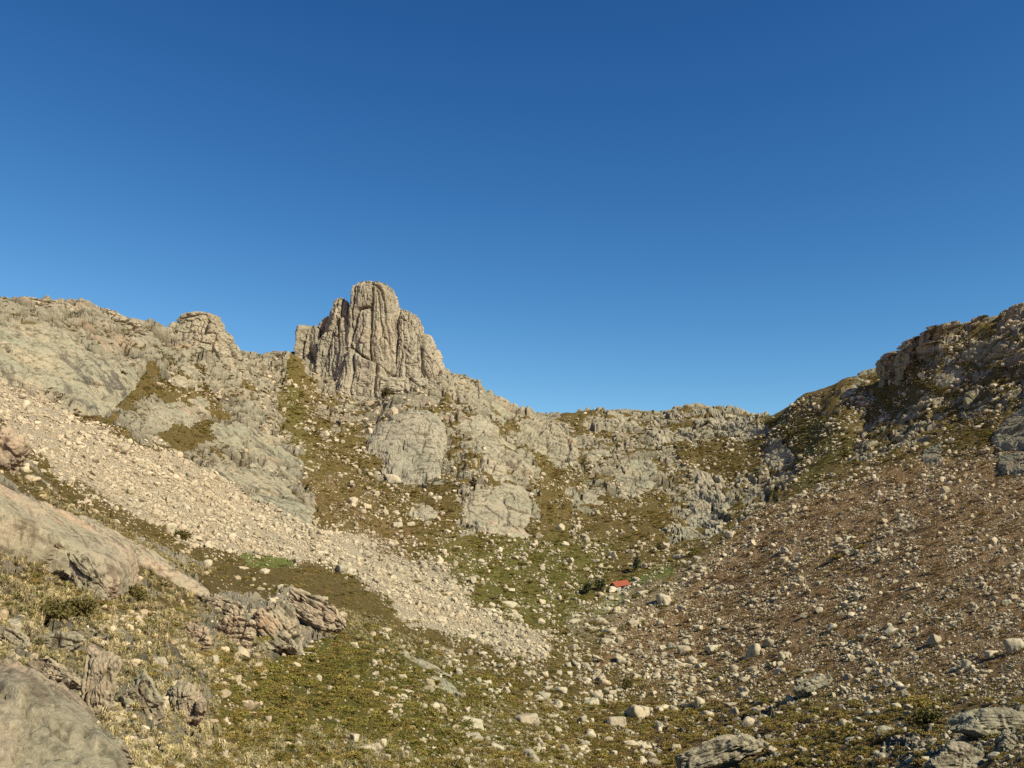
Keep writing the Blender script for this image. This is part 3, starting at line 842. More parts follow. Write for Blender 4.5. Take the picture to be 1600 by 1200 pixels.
    joint = crack_mask(len(P), 3.0) * np.clip(tt * 3, 0, 1)
    dd = (dd - 0.8) * graze ** 0.4 * (2.3 if mat is M_NEAR else 1.3)
    far_rock = float(sstep(150, 300, pc[1]))
    if far_rock > 0:
        k_ = {"slab": 0.20, "dome": 0.16, "blocky": 0.75}[style]
        dd = dd * (1 - 0.35 * far_rock) + far_rock * k_ * rock_relief(V0, V0[:, 1]) / m
        joint = np.maximum(joint, crack_mask(len(P), 1.4) * np.clip(tt * 3, 0, 1))
    V = V0 + Nl * (dd * m * np.where(d > 0, 0.3 + 0.7 * tt, 0.3))[:, None]
    keep = d > -4.5
    f = grid_faces(ny, nx, keep)
    used = np.unique(f)
    remap = np.full(len(V), -1); remap[used] = np.arange(len(used))
    V = V[used]; f = remap[f]; joint = joint[used]
    # flip so that normals face outwards
    a, b, cc = V[f[:, 0]], V[f[:, 1]], V[f[:, 2]]
    if (np.cross(b - a, cc - a) @ n).sum() < 0:
        f = f[:, ::-1]
    # close it: a buried underside
    nb = len(V)
    e = np.concatenate([f[:, [0, 1]], f[:, [1, 2]], f[:, [2, 3]], f[:, [3, 0]]])
    key = np.sort(e, 1)
    uq, inv, cnt = np.unique(key, axis=0, return_inverse=True, return_counts=True)
    rim = e[cnt[inv.ravel()] == 1]
    rv = np.unique(rim)
    low = np.full(nb, -1); low[rv] = nb + np.arange(len(rv))
    Vl = V[rv] - n * (H * 0.5 + 2 * m)
    side = np.stack([rim[:, 1], rim[:, 0], low[rim[:, 0]], low[rim[:, 1]]], 1)
    V = np.concatenate([V, Vl]); f = np.concatenate([f, side])
    org = np.array([pc[0], pc[1], pc[2]])
    me = mesh_from("rock_outcrop", V - org, f, False)
    set_joint(me, np.concatenate([joint, np.zeros(len(Vl))]))
    me.materials.append(mat)
    link("rock_outcrop", me, loc=org.tolist(), label=label, category="rock outcrop")

def rock_body(label, poly, style, mat, seed):
    """a chiselled body of rock, bedded along the slope, for the outcrops close by"""
    import bmesh
    poly = np.array(poly, float)
    # centroid, axes and half lengths of the outline
    t_ = np.linspace(0, 1, 12, endpoint=False)
    ring = np.concatenate([a + (b - a) * t_[:, None] for a, b in zip(poly, np.roll(poly, -1, 0))])
    gx, gy = np.meshgrid(np.linspace(poly[:, 0].min(), poly[:, 0].max(), 60), np.linspace(poly[:, 1].min(), poly[:, 1].max(), 60))
    inn = poly_sd(poly, gx.ravel(), gy.ravel()) > 0
    X = np.stack([gx.ravel()[inn], gy.ravel()[inn]], 1)
    c = X.mean(0)
    w, U = np.linalg.eigh(np.cov((X - c).T))
    d1, d2 = U[:, 1], U[:, 0]
    a = np.abs((ring - c) @ d1).max() * 0.98; b = np.abs((ring - c) @ d2).max() * 1.02
    pc, A1, A0, B1, B0 = land_point(*np.stack([c, c + d1 * a, c - d1 * a, c + d2 * b, c - d2 * b]).T)
    m = pc[1] / F_PX
    e1 = A1 - A0; L1 = np.linalg.norm(e1) / 2; e1 /= 2 * L1
    e2 = B1 - B0; e2 -= e1 * (e2 @ e1); L2 = np.linalg.norm(e2) / 2; e2 /= 2 * L2
    n = np.cross(e1, e2)
    if n @ pc > 0: n = -n
    T = min(a, b) * m * {"slab": 0.75, "dome": 1.1, "blocky": 1.0}[style]
    L1 = min(L1, a * m * 3.2) * 1.06; L2 = min(L2, b * m * 3.6) * 1.12
    if label.startswith(("brown streaked", "pinkish bedded", "reddish", "cracked long", "rounded grey", "grassy topped", "shaded brown", "small reddish", "overhanging", "square grey", "big pale rocks", "pointed pink", "pale lichen hump", "bulging brown", "narrow grey", "wide flat", "layered rocks", "broken low", "low shelf")):      # stands up rather than lying along the slope
        view = pc / np.linalg.norm(pc)
        upv = np.array([0, 0.25, 1.0]); upv /= np.linalg.norm(upv)
        e1 = np.array([1.0, 0, 0]) * d1[0] - upv * d1[1]; e2 = np.array([1.0, 0, 0]) * d2[0] - upv * d2[1]
        e1 /= np.linalg.norm(e1); e2 -= e1 * (e1 @ e2); e2 /= np.linalg.norm(e2)
        n = np.cross(e1, e2)
        if n @ view > 0: n = -n
        hgt = poly[:, 1].max() - poly[:, 1].min()
        foot = land_point([c[0]], [min(poly[:, 1].max() - 0.12 * hgt, 1330)])[0]
        T = 0.8 * min(a, b) * foot[1] / F_PX
        pc = pc * ((foot[1] + 0.75 * T) / pc[1])           # seen in the same direction, standing on its foot
        m = pc[1] / F_PX
        L1, L2 = a * m * 1.04, b * m * 1.08
        T = 0.85 * math.sqrt(L1 * L2) if a < 2.2 * b else 1.1 * L2
    sub = 6 if a * b > 2500 else 5
    bm = bmesh.new(); bmesh.ops.create_icosphere(bm, subdivisions=sub, radius=1.0)
    D = np.array([v.co[:] for v in bm.verts]); Fc = np.array([[v.index for v in f.verts] for f in bm.faces]); bm.free()
    r = np.random.default_rng(2000 + seed)
    N = r.normal(size=(16, 3)); N /= np.linalg.norm(N, axis=1, keepdims=True)
    cc = r.uniform(0.62, 0.95, 16)
    N[0] = (r.normal() * 0.15, r.normal() * 0.2, 1); N[0] /= np.linalg.norm(N[0]); cc[0] = 0.62
    q = np.clip(D @ N.T, 1e-3, None) / cc
    rad = np.clip((q ** 14).sum(1) ** (-1 / 14), 0, 1.25)
    V = D * rad[:, None]
    V = V / np.abs(V).max(0) * np.array([L1, L2, T])
    P = V[:, :1] * e1 + V[:, 1:2] * e2 + V[:, 2:] * n + pc - n * 0.02 * T
    if np.linalg.det(np.stack([e1, e2, n])) < 0: Fc = Fc[:, ::-1]
    nz = np.cross(P[Fc[:, 1]] - P[Fc[:, 0]], P[Fc[:, 2]] - P[Fc[:, 0]])
    Nl = np.zeros_like(P)
    for k in range(3): np.add.at(Nl, Fc[:, k], nz)
    Nl /= np.linalg.norm(Nl, axis=1, keepdims=True) + 1e-9
    CRACK.clear()
    Q = np.stack([(P - pc) @ e1, (P - pc) @ e2, (P - pc) @ n], 1) / m
    sz = math.sqrt(a * b)
    Q = Q + np.stack([fbm(Q / 30.0, 2, 700 + seed), fbm(Q / 30.0, 2, 704 + seed), fbm(Q / 30.0, 2, 708 + seed)], 1) * 3
    st = float(np.clip(L2 / (b * m), 1.0, 3.0))
    big = (sz * 1.0, sz * 0.55 * st, sz * 0.6)
    dd = joints(Q, big, 50 + seed, 0.045 * sz, 0.10 * sz, 0.07 * sz + 1.2, 1.3, 0.3, 0.03 * sz) \
        + joints(Q, (24, 13 * st, 13.0), 51 + seed, 1.0, 2.0, 2.0, 1.0, 0.35, 0.8) + joints(Q, (9, 6 * st, 8.0), 52 + seed, 0.3, 0.7, 0.6 / st, 0.6, 0.35, 0.3) \
        + blocks(Q / 4.0, 53 + seed, 0.25, 0.5, 0.4, 0.1) + 2.2 * fbm(Q / 24.0, 4, 720 + seed, 0.55) + 1.2 * np.abs(fbm(Q / np.array([40, 12, 12.0]), 3, 730 + seed))
    joint = crack_mask(len(P), 1.5)
    P = P + Nl * (dd * m)[:, None]
    me = mesh_from("rock_outcrop", P - pc, Fc, sub == 6)
    set_joint(me, joint)
    me.materials.append(mat)
    link("rock_outcrop", me, loc=pc.tolist(), label=label, category="rock outcrop")

for i, oc in enumerate(OUTCROPS):
    if oc[5] is M_NEAR or oc[0].startswith(("wide flat lichen", "square grey", "layered rocks", "broken low ridge", "low shelf of", "long pale ridge", "broken pale rocks")):
        rock_body(oc[0], oc[1], oc[4], oc[5], i + 1)
    else:
        outcrop(*oc, seed=i + 1)

# ------------------------------------------------------------------ crags against the sky, lofted from their outlines with real thickness
def lobe(name, rows, Y0, b, mat, parent=None, rot=0.0, ex=2.8, lean=0.0, seed=0, aniso=(1, 1, 8.0), amp=1.0, back=0.6, foot=40, nth=170, nz=150, label=None, category=None):
    """rows: (picture y, left x, right x) from the top down"""
    rows = np.array(rows, float)
    rows = np.concatenate([rows, [[rows[-1, 0] + foot, rows[-1, 1] - foot * 0.15, rows[-1, 2] + foot * 0.15]]])
    py = np.concatenate([[rows[0, 0] - 0.5], rows[0, 0] + (rows[-1, 0] - rows[0, 0]) * np.linspace(0, 1, nz) ** 1.25])
    xl = np.interp(py, rows[:, 0], rows[:, 1]); xr = np.interp(py, rows[:, 0], rows[:, 2])
    _, s = pix_dir(800, py)
    ul, _ = pix_dir(xl, py); ur, _ = pix_dir(xr, py)
    A = (ur - ul) / 2 * Y0; XM = (ur + ul) / 2 * Y0; Zr = s * Y0
    A[0] *= 0.55
    th = np.linspace(0, 2 * math.pi, nth, endpoint=False)
    cx = np.sign(np.cos(th)) * np.abs(np.cos(th)) ** (2 / ex); sy = np.sign(np.sin(th)) * np.abs(np.sin(th)) ** (2 / ex)
    bx = A.max()
    gxx = cx * math.cos(rot) - sy * math.sin(rot) * (b / bx); gyy = cx * math.sin(rot) * (bx / b) + sy * math.cos(rot)
    gxx = gxx / np.abs(gxx).max()
    tf = np.sqrt(np.clip(A / A.max(), 0.02, 1))
    X = XM[:, None] + A[:, None] * gxx[None]
    Y = Y0 + b * back + b * tf[:, None] * gyy[None] + lean * (Zr - Zr[-1])[:, None]
    Z = np.repeat(Zr[:, None], nth, 1)
    P = np.stack([X, Y, Z], -1).reshape(-1, 3)
    Nv = np.stack([np.repeat((gxx * b)[None], len(py), 0), np.repeat((gyy * bx)[None], len(py), 0), np.zeros((len(py), nth))], -1).reshape(-1, 3)
    Nv[:, 2] += 0.15 * np.linalg.norm(Nv, axis=1)
    Nv /= np.linalg.norm(Nv, axis=1, keepdims=True)
    an = np.array(aniso, float)
    warp = np.stack([fbm(P / 14.0, 2, 300 + seed), fbm(P / 14.0, 2, 304 + seed), fbm(P / 14.0, 2, 308 + seed)], 1) * 1.2
    Pw = P + warp
    CRACK.clear()
    dd = joints(Pw, 15.0 * an * np.array([1, 1.2, 1]), 20 + seed, 1.4, 3.4, 3.4, 0.6, 0.34, 0.7) + joints(Pw, 4.6 * an, 21 + seed, 0.5, 1.1, 1.1, 0.32, 0.35, 0.3) \
        + blocks(Pw / (1.4 * np.sqrt(an)), 22 + seed, 0.28, 0.5, 0.45, 0.1) + 1.8 * fbm(P / (11 * np.sqrt(an)), 3, 320 + seed) - 0.5
    joint = crack_mask(len(P), 2.0)
    P = P + Nv * (dd * amp)[:, None]
    f = grid_faces(len(py), nth, wrap=True)[:, ::-1]
    topc = P[:nth].mean(0) + np.array([0, 0, 0.3])
    P = np.concatenate([P, topc[None]])
    k = np.arange(nth)
    cap = np.stack([np.full(nth, len(P) - 1), k, (k + 1) % nth, (k + 1) % nth], 1)
    org = np.array([XM[-1], Y0, Zr[-1]])
    me = bpy.data.meshes.new(name)
    faces = f.tolist() + [(c[0], c[1], c[2]) for c in cap.tolist()]
    me.from_pydata((P - org).tolist(), [], faces)
    me.polygons.foreach_set("use_smooth", np.zeros(len(faces), bool))
    me.update()
    set_joint(me, np.append(joint, 0))
    me.materials.append(mat)
    o = link(name, me, label=label, category=category)
    if parent is not None:
        o.parent = parent
        o.location = (Vector(org.tolist()) - parent.location)
    else:
        o.location = org.tolist()
    return o

def thing(name, loc, label, category, group=None, rotz=0.0):
    o = bpy.data.objects.new(name, None)
    COL.objects.link(o)
    o.location = loc
    o.rotation_euler = (0, 0, rotz)
    o["label"] = label; o["category"] = category
    if group:
        o["group"] = group
    return o

def pix_at(px, py, Y):
    u, s = pix_dir(px, py)
    return (float(u) * Y, Y, float(s) * Y)

tw = thing("granite_tower", pix_at(590, 622, 585), "tall cracked granite tower rising highest on the skyline", "rock tower")
lobe("main_pillar", [(427, 571, 579), (429, 563, 586), (432, 555, 595), (434, 548, 602), (440, 542, 609), (450, 540, 613), (470, 539, 615), (500, 536, 615), (540, 532, 616), (580, 526, 618), (620, 512, 625)], 585, 26, M_TOWER, tw, seed=1, lean=0.10, amp=0.8, nth=240, nz=220, foot=30, ex=3.0)
lobe("side_shoulder", [(471, 616, 626), (474, 612, 631), (481, 611, 646), (487, 610, 654), (496, 610, 658), (515, 610, 664), (535, 609, 674), (552, 608, 682), (575, 606, 692), (590, 604, 696), (625, 600, 699)], 594, 24, M_TOWER, tw, seed=2, lean=0.12, amp=0.9, nth=220, nz=190, foot=30)
lobe("buttress", [(456, 525, 532), (459, 520, 538), (466, 515, 543), (480, 511, 546), (500, 508, 548), (540, 503, 548), (580, 503, 550), (620, 498, 552)], 590, 20, M_TOWER, tw, seed=3, lean=0.12, nth=150, nz=180, foot=25)
lobe("buttress", [(488, 506, 513), (491, 500, 520), (498, 494, 522), (520, 490, 524), (560, 485, 526), (610, 484, 530)], 592, 16, M_TOWER, tw, seed=4, lean=0.12, nth=120, nz=150, foot=25)
lobe("buttress", [(501, 478, 494), (504, 469, 502), (509, 464, 505), (520, 461, 506), (540, 458, 508), (580, 460, 512), (600, 470, 514)], 596, 16, M_TOWER, tw, seed=5, lean=0.12, nth=130, nz=130, foot=25)
lobe("apron", [(588, 520, 690), (594, 508, 696), (606, 502, 700), (626, 500, 698)], 578, 16, M_TOWER, tw, seed=6, lean=0.35, nth=260, nz=60, foot=25, amp=0.8)

kb = thing("rocky_outlier", pix_at(300, 560, 505), "blocky rock knob standing on the skyline between ridge and tower", "rock knob")
lobe("knob_body", [(475, 304, 314), (477, 288, 321), (479, 276, 325), (483, 267, 328), (497, 254, 332), (505, 246, 341), (520, 236, 350), (532, 228, 353), (545, 222, 362), (556, 220, 366)], 508, 26, M_GRANITE, kb, amp=0.7, seed=7, lean=0.25, aniso=(1.0, 1.0, 1.6), nth=240, nz=150, foot=22)

rc = thing("ridge_crag", pix_at(60, 500, 445), "flat lying crag crowning the long ridge above the grey slab field", "rock crag")
lobe("crag_body", [(460, -10, 52), (462, -30, 58), (468, -60, 64), (480, -80, 70), (496, -90, 74)], 438, 22, M_GRANITE, rc, seed=10, lean=0.3, aniso=(1.6, 1.6, 0.8), nth=180, nz=60, foot=15)
lobe("crag_body", [(462, 76, 84), (464, 69, 89), (470, 64, 96), (480, 60, 120), (492, 60, 150), (505, 70, 165)], 444, 20, M_GRANITE, rc, seed=11, lean=0.3, aniso=(1.4, 1.4, 0.9), nth=170, nz=70, foot=15)
lobe("crag_body", [(473, 118, 150), (476, 108, 166), (484, 100, 184), (496, 100, 205), (512, 110, 220)], 470, 20, M_GRANITE, rc, seed=12, lean=0.35, aniso=(1.5, 1.5, 0.9), nth=170, nz=60, foot=15)

dc = thing("shaded_cliff", pix_at(1420, 590, 505), "black shaded cliff biting into the skyline of the facing hillside", "rock cliff")
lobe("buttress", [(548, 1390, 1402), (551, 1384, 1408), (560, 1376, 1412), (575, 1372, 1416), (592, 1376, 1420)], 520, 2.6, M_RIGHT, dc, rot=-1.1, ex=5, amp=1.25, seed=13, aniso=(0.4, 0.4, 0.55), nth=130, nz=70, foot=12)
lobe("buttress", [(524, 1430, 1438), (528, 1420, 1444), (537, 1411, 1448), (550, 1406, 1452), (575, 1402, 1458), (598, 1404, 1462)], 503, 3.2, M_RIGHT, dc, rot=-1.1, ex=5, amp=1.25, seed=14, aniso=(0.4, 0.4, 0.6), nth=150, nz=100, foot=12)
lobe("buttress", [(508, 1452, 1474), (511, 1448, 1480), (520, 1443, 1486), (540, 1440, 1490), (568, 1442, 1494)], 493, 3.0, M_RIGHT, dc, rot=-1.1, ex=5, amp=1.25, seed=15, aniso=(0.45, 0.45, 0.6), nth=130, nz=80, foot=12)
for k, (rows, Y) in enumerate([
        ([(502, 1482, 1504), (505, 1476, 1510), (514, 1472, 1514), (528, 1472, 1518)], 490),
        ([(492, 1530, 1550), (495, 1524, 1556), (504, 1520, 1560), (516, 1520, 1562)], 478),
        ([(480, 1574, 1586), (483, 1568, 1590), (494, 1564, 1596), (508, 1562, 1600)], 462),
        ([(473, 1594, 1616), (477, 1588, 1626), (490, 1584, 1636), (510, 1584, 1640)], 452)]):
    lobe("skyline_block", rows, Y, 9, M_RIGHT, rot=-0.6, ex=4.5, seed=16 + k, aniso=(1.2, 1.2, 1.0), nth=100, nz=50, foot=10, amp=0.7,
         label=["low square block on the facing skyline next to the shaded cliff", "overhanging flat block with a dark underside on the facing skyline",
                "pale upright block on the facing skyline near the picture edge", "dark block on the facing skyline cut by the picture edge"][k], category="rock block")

# ------------------------------------------------------------------ loose rock shapes
import bmesh
def rock_mesh(name, seed, sub, planes=13, power=9.0, rough=0.07, mat=None):
    bm = bmesh.new()
    bmesh.ops.create_icosphere(bm, subdivisions=sub, radius=1.0)
    D = np.array([v.co[:] for v in bm.verts])
    r = np.random.default_rng(1000 + seed)
    N = r.normal(size=(planes, 3)); N /= np.linalg.norm(N, axis=1, keepdims=True)
    N[0] = (0.1, -0.1, 1); N[0] /= np.linalg.norm(N[0])
    c = r.uniform(0.55, 0.95, planes)
    q = np.clip(D @ N.T, 1e-3, None) / c
    rad = (q ** power).sum(1) ** (-1 / power)
    rad = np.clip(rad, 0, 1.35)
    rad *= 1 + rough * fbm(D * 2.2 + seed * 5.1, 3, 400 + seed)
    V = D * rad[:, None]
    V /= np.abs(V).max(0)
    for v, p in zip(bm.verts, V):
        v.co = p
    me = bpy.data.meshes.new(name)
    bm.to_mesh(me); bm.free()
    me.polygons.foreach_set("use_smooth", np.full(len(me.polygons), sub > 2, bool))
    if mat:
        me.materials.append(mat)
    return me

ROCKS = [rock_mesh("boulder", k, 4, 11 + k % 5, 10 + (k % 4) * 6, 0.10, M_BOULDER) for k in range(14)]

# ------------------------------------------------------------------ single boulders: picture x, y, width, height, own description
BOULDERS = [
    (1000, 1113, 46, 38, "largest square topped grey boulder in the bottom of the gully"),
    (957, 1128, 38, 31, "pointed cone shaped pale boulder beside the largest square gully boulder"),
    (922, 1098, 26, 24, "pale faceted boulder uphill of the pointed gully boulder"),
    (1036, 1106, 24, 22, "rounded grey boulder touching the shoulder of the largest gully boulder"),
    (1030, 1133, 16, 18, "small upright boulder just below the largest gully boulder"),
    (848, 1088, 26, 18, "rounded pale boulder with a sloping back at the scree side of the gully"),
    (822, 1125, 36, 28, "big slanting pale boulder on the gully edge above the bottom gorse"),
    (872, 1078, 24, 12, "flat pale boulder above the faceted gully boulder row"),
    (915, 1064, 22, 13, "low rounded boulder first above the cluster in the gully"),
    (948, 1070, 22, 14, "white topped boulder in the middle of the gully cluster"),
    (912, 1081, 18, 10, "low flat boulder below the first rounded one of the gully cluster"),
    (930, 1085, 22, 12, "broad low boulder of the gully cluster right above the faceted boulder"),
    (956, 1081, 18, 13, "bright split boulder under the white topped gully boulder"),
    (972, 1036, 22, 12, "oval grey boulder on the brown grass patch above the small pine"),
    (984, 1050, 13, 12, "angular boulder just downhill of the oval one on brown grass"),
    (1036, 1043, 17, 17, "blocky boulder with a black shaded side in brown grass"),
    (1054, 1049, 11, 12, "narrow shaded boulder next to the blocky black sided boulder"),
    (1072, 1043, 20, 13, "wide rock with dark underside beside the narrow shaded boulder"),
    (1048, 1013, 20, 14, "pale sloping boulder alone at the upper rim of the brown grass patch"),
    (1070, 1023, 26, 18, "double pale boulder beside the pale sloping one"),
    (1116, 1018, 24, 17, "grey wedge boulder with a black shaded underside on the brown slope"),
    (1176, 1022, 22, 28, "tall tapering grey boulder standing on the lower brown slope"),
    (1050, 1072, 18, 9, "long low pale stone below the rocks of the brown grass patch"),
    (1096, 1101, 20, 24, "dark sided upright boulder between gully and facing slope"),
    (1148, 1100, 29, 12, "flat topped tabular boulder with a dark underside on the facing slope"),
    (1150, 1116, 17, 16, "rounded boulder right under the flat topped tabular one"),
    (1185, 1108, 18, 13, "boulder at the same level beyond the flat topped tabular one"),
    (1172, 1131, 24, 18, "grey sloped boulder above the low ridge at the bottom edge"),
    (735, 1127, 52, 24, "long smooth lichen covered whaleback boulder in the gorse"),
    (740, 1150, 38, 18, "smooth rounded boulder just below the whaleback boulder"),
    (776, 1166, 27, 23, "egg shaped boulder below the gorse next to the bottom edge"),
    (747, 1171, 22, 15, "rounded boulder beside the egg shaped one under the whaleback"),
    (825, 1183, 31, 22, "pale pentagonal boulder near the bottom edge by the gully"),
    (985, 1161, 23, 12, "low twin humped stone below the pointed gully boulder"),
    (1010, 1168, 16, 11, "small pale stone below the twin humped one"),
    (1028, 1195, 26, 15, "flat boulder cut by the bottom edge under the gully"),
    (950, 1153, 14, 15, "small upright pale stone right below the pointed gully boulder"),
    (1041, 938, 28, 23, "large leaning boulder on the slope below the hut"),
    (1005, 927, 21, 15, "half shaded boulder nearest to the ruined wall of the hut"),
    (959, 868, 17, 17, "bright white boulder in the heather above the hut"),
    (929, 875, 16, 13, "square pale boulder uphill of the two dark bushes"),
    (877, 828, 14, 15, "cube like pale boulder under the lone upright tooth"),
    (848, 936, 14, 14, "round pale boulder alone in the dark heather of the valley floor"),
    (1145, 836, 18, 17, "pale faceted boulder at the foot of the end cliff of the headwall"),
    (1066, 867, 38, 14, "wide low slab boulder uphill of the green patch near the hut"),
    (1108, 847, 16, 8, "white striped low boulder near the wide low slab boulder"),
    (938, 970, 32, 15, "wide split boulder downhill of the hut meadow"),
    (992, 975, 24, 13, "pale pair of fused boulders below the hut meadow"),
    (950, 998, 25, 14, "smooth slanting boulder lowest of the group under the hut"),
    (951, 984, 28, 10, "long flat stone just above the smooth slanting boulder"),
    (928, 981, 24, 9, "bright thin ledge stone with a dark end below the hut"),
    (893, 1013, 20, 12, "rounded boulder at the point of the scree tongue"),
    (965, 955, 24, 9, "low pale rocks fused into one bar right below the meadow"),
    (185, 708, 27, 18, "large grey boulder with a black underside embedded in the upper scree"),
    (80, 660, 18, 12, "dark grey boulder at the upper edge of the scree"),
    (550, 778, 20, 17, "reddish tan boulder standing in the heather under the great dome"),
    (574, 787, 18, 14, "pale boulder paired with the reddish tan one under the dome"),
    (617, 818, 20, 15, "tan boulder with a dark groove in the heather below the dome"),
    (638, 817, 18, 13, "tan boulder beside the grooved one"),
    (617, 800, 14, 8, "bright flat stone above the grooved tan boulder"),
    (609, 852, 18, 10, "flat round boulder where the scree meets the heather"),
    (532, 893, 25, 20, "grey split boulder standing at the lower rim of the scree"),
    (500, 864, 22, 8, "rusty red low rock lying in the scree"),
    (704, 1025, 19, 15, "white boulder on the grass beneath the scree tongue"),
    (600, 984, 22, 14, "grey flat topped boulder on the grass terrace"),
    (600, 999, 20, 14, "grey boulder below the flat topped one of the terrace"),
    (550, 1003, 24, 13, "pale boulder at the upper edge of the gorse field"),
    (495, 1060, 13, 13, "narrow pale stone in the middle of the gorse field"),
    (441, 1074, 17, 13, "pinkish boulder in the gorse beside the reddish cracked outcrop"),
    (515, 1079, 12, 10, "small brownish stone below the narrow pale stone in the gorse"),
    (585, 1081, 18, 10, "low pale boulder in the lower middle of the gorse"),
    (630, 1056, 18, 14, "pale boulder at the far rim of the gorse"),
    (637, 1077, 22, 11, "long low boulder under the far rim of the gorse"),
    (613, 1073, 15, 12, "double stone next to the long low boulder of the gorse"),
    (677, 1100, 26, 10, "smooth flat boulder above the whaleback boulder"),
    (552, 1158, 18, 22, "upright grey block at the head of the bottom edge ridge stones"),
    (572, 1172, 44, 20, "long slanting ridge stone near the bottom edge below the gorse"),
    (594, 1162, 16, 14, "stone leaning on the long slanting ridge stone"),
    (601, 1181, 16, 14, "dark faced stone at the end of the long slanting ridge stone"),
    (436, 918, 24, 14, "grey twin boulder on the grass under the green patch by the scree"),
    (460, 925, 22, 12, "low pink boulder following the grey twin boulder"),
    (321, 876, 18, 13, "pale boulder in the brown heather above the long tilted slab"),
    (378, 886, 22, 9, "flat pale boulder at the near end of the green patch"),
    (411, 893, 20, 13, "smooth oval boulder just under the green patch"),
    (402, 874, 14, 9, "grey stone lying inside the green patch"),
    (505, 933, 12, 12, "pale stone above the pointed pink flanked crag"),
    (40, 733, 28, 12, "bright boulder first in the row on the rim of the near hillside"),
    (48, 742, 26, 12, "pale flat boulder under the first bright one on the rim"),
    (66, 735, 18, 11, "pale pinkish boulder second in the row on the rim"),
    (85, 748, 36, 12, "long pinkish boulder third in the row on the rim"),
    (125, 782, 26, 9, "hollowed flat boulder among heather tufts on the rim"),
    (180, 812, 18, 8, "two tiered pale stone on the rim above the long tilted slab"),
    (212, 840, 24, 9, "narrow pale ledge stone at the lower rim of the near hillside"),
    (258, 828, 30, 16, "broad pinkish boulder on the rim below the scree"),
    (300, 838, 22, 12, "pale broken boulder on the rim at the scree foot"),
    (1302, 981, 21, 15, "rounded boulder with dark shadow at the middle of the facing slope"),
    (1352, 993, 22, 15, "bright boulder second in the line across the facing slope"),
    (1398, 990, 27, 13, "mottled flat boulder third in the line across the facing slope"),
    (1465, 1001, 24, 29, "tall leaning light boulder with a black shaded edge on the facing slope"),
    (1405, 1009, 16, 12, "small grey boulder downhill of the mottled flat one"),
    (1465, 968, 19, 11, "pale smooth stone uphill of the tall leaning light boulder"),
    (1492, 974, 18, 12, "round pale stone beside the smooth stone uphill of the tall leaning boulder"),
    (1418, 961, 16, 10, "dark bellied stone alone on the upper facing slope"),
    (1590, 1011, 34, 32, "big white angular boulder at the picture edge on the facing slope"),
    (1550, 1022, 21, 18, "white knobbly boulder beside the big angular one at the picture edge"),
    (1514, 1040, 15, 16, "small upright white boulder downhill of the knobbly one"),
    (1547, 1047, 13, 10, "greyish small boulder below the white knobbly one"),
    (1425, 1057, 9, 11, "tiny upright white stone in the gorse of the facing slope"),
    (1438, 1051, 10, 10, "tiny round white stone next to the tiny upright one"),
    (1390, 1068, 18, 13, "pale boulder of the touching pair in the lower facing slope"),
    (1405, 1066, 15, 11, "smaller white boulder of the touching pair in the lower facing slope"),
    (1413, 1083, 17, 15, "grey boulder with a dark side below the touching pair"),
    (1360, 1088, 15, 14, "pyramid shaped boulder in the lower facing slope"),
    (1403, 1103, 20, 22, "tall dark faced boulder above the pinkish cube"),
    (1427, 1112, 25, 19, "pinkish cube like boulder beside the tall dark faced one"),
    (1388, 1143, 32, 28, "triangular boulder with a dark overhang in the bottom gorse"),
    (1380, 1186, 26, 20, "white cracked boulder close to the bottom edge in the gorse"),
    (1345, 1186, 10, 14, "thin upright stone next to the white cracked boulder"),
    (1227, 1024, 20, 17, "sharp grey boulder casting a black shadow at the lower brown slope"),
    (1218, 1047, 18, 15, "grey boulder below the sharp one casting a black shadow"),
    (1282, 1056, 18, 15, "light block standing on the low shelf of rock"),
    (1262, 1050, 26, 10, "dark wedge of rock lying on the low shelf of rock"),
    (1245, 1113, 11, 10, "white round stone in gorse below the low shelf"),
    (1275, 1122, 17, 13, "lumpy grey boulder in gorse near the white round stone"),
    (1332, 1105, 15, 11, "grey rounded stone uphill of the white cracked boulder"),
    (1360, 1114, 14, 11, "stone left of the dark gap under the pyramid boulder"),
    (1375, 770, 15, 11, "square pale boulder high on the brown slope"),
    (1408, 804, 15, 17, "upright tan boulder in the middle of the brown slope"),
    (1325, 843, 14, 13, "blue grey shadowed boulder of the upper brown slope"),
    (1335, 858, 44, 8, "long thin bedrock bar across the brown slope"),
    (1300, 740, 14, 9, "pale angular stone at the top of the brown slope"),
    (1225, 808, 15, 8, "flat pale stone near the top of the brown slope by the gully"),
    (1282, 914, 13, 9, "oval pale stone in the middle brown slope"),
    (1225, 922, 10, 9, "pale knobbly stone near the dark stone of the brown slope"),
    (1283, 949, 10, 9, "round pale stone at the end of a row of gravel on the brown slope"),
    (1218, 954, 13, 9, "round tan stone at the start of a row of gravel on the brown slope"),
    (1390, 924, 14, 7, "low flat stone in the upper facing slope"),
    (1575, 942, 18, 12, "tan boulder with a dark foot near the picture edge"),
    (1362, 1047, 20, 13, "boulder with a dark hollow in the middle of the lower facing slope"),
    (1402, 1038, 18, 8, "pale flat stone above the touching pair"),
    (1380, 1040, 12, 8, "small round stone uphill of the touching pair"),
    (1240, 600 + 110, 10, 8, "white stone in the gully at the end of the pass"),
    (575, 627, 30, 12, "smooth oval boulder at the foot of the tower"),
    (577, 668, 12, 24, "upright pale slab like boulder standing in the heather beside the dome"),
    (614, 643, 30, 22, "big round boulder perched on top of the great dome"),
    (612, 742, 26, 14, "pale block at the lower corner of the great dome"),
    (436, 680, 12, 9, "pinkish block in the gully under the tower"),
    (460, 700, 14, 11, "pale round boulder in the gully beside the upper tilted slab"),
    (826, 725, 18, 14, "pink faced block at the end of the notched cliff of the spur"),
    (1092, 880, 18, 12, "white boulder of the jumble above the green patch of the hut"),
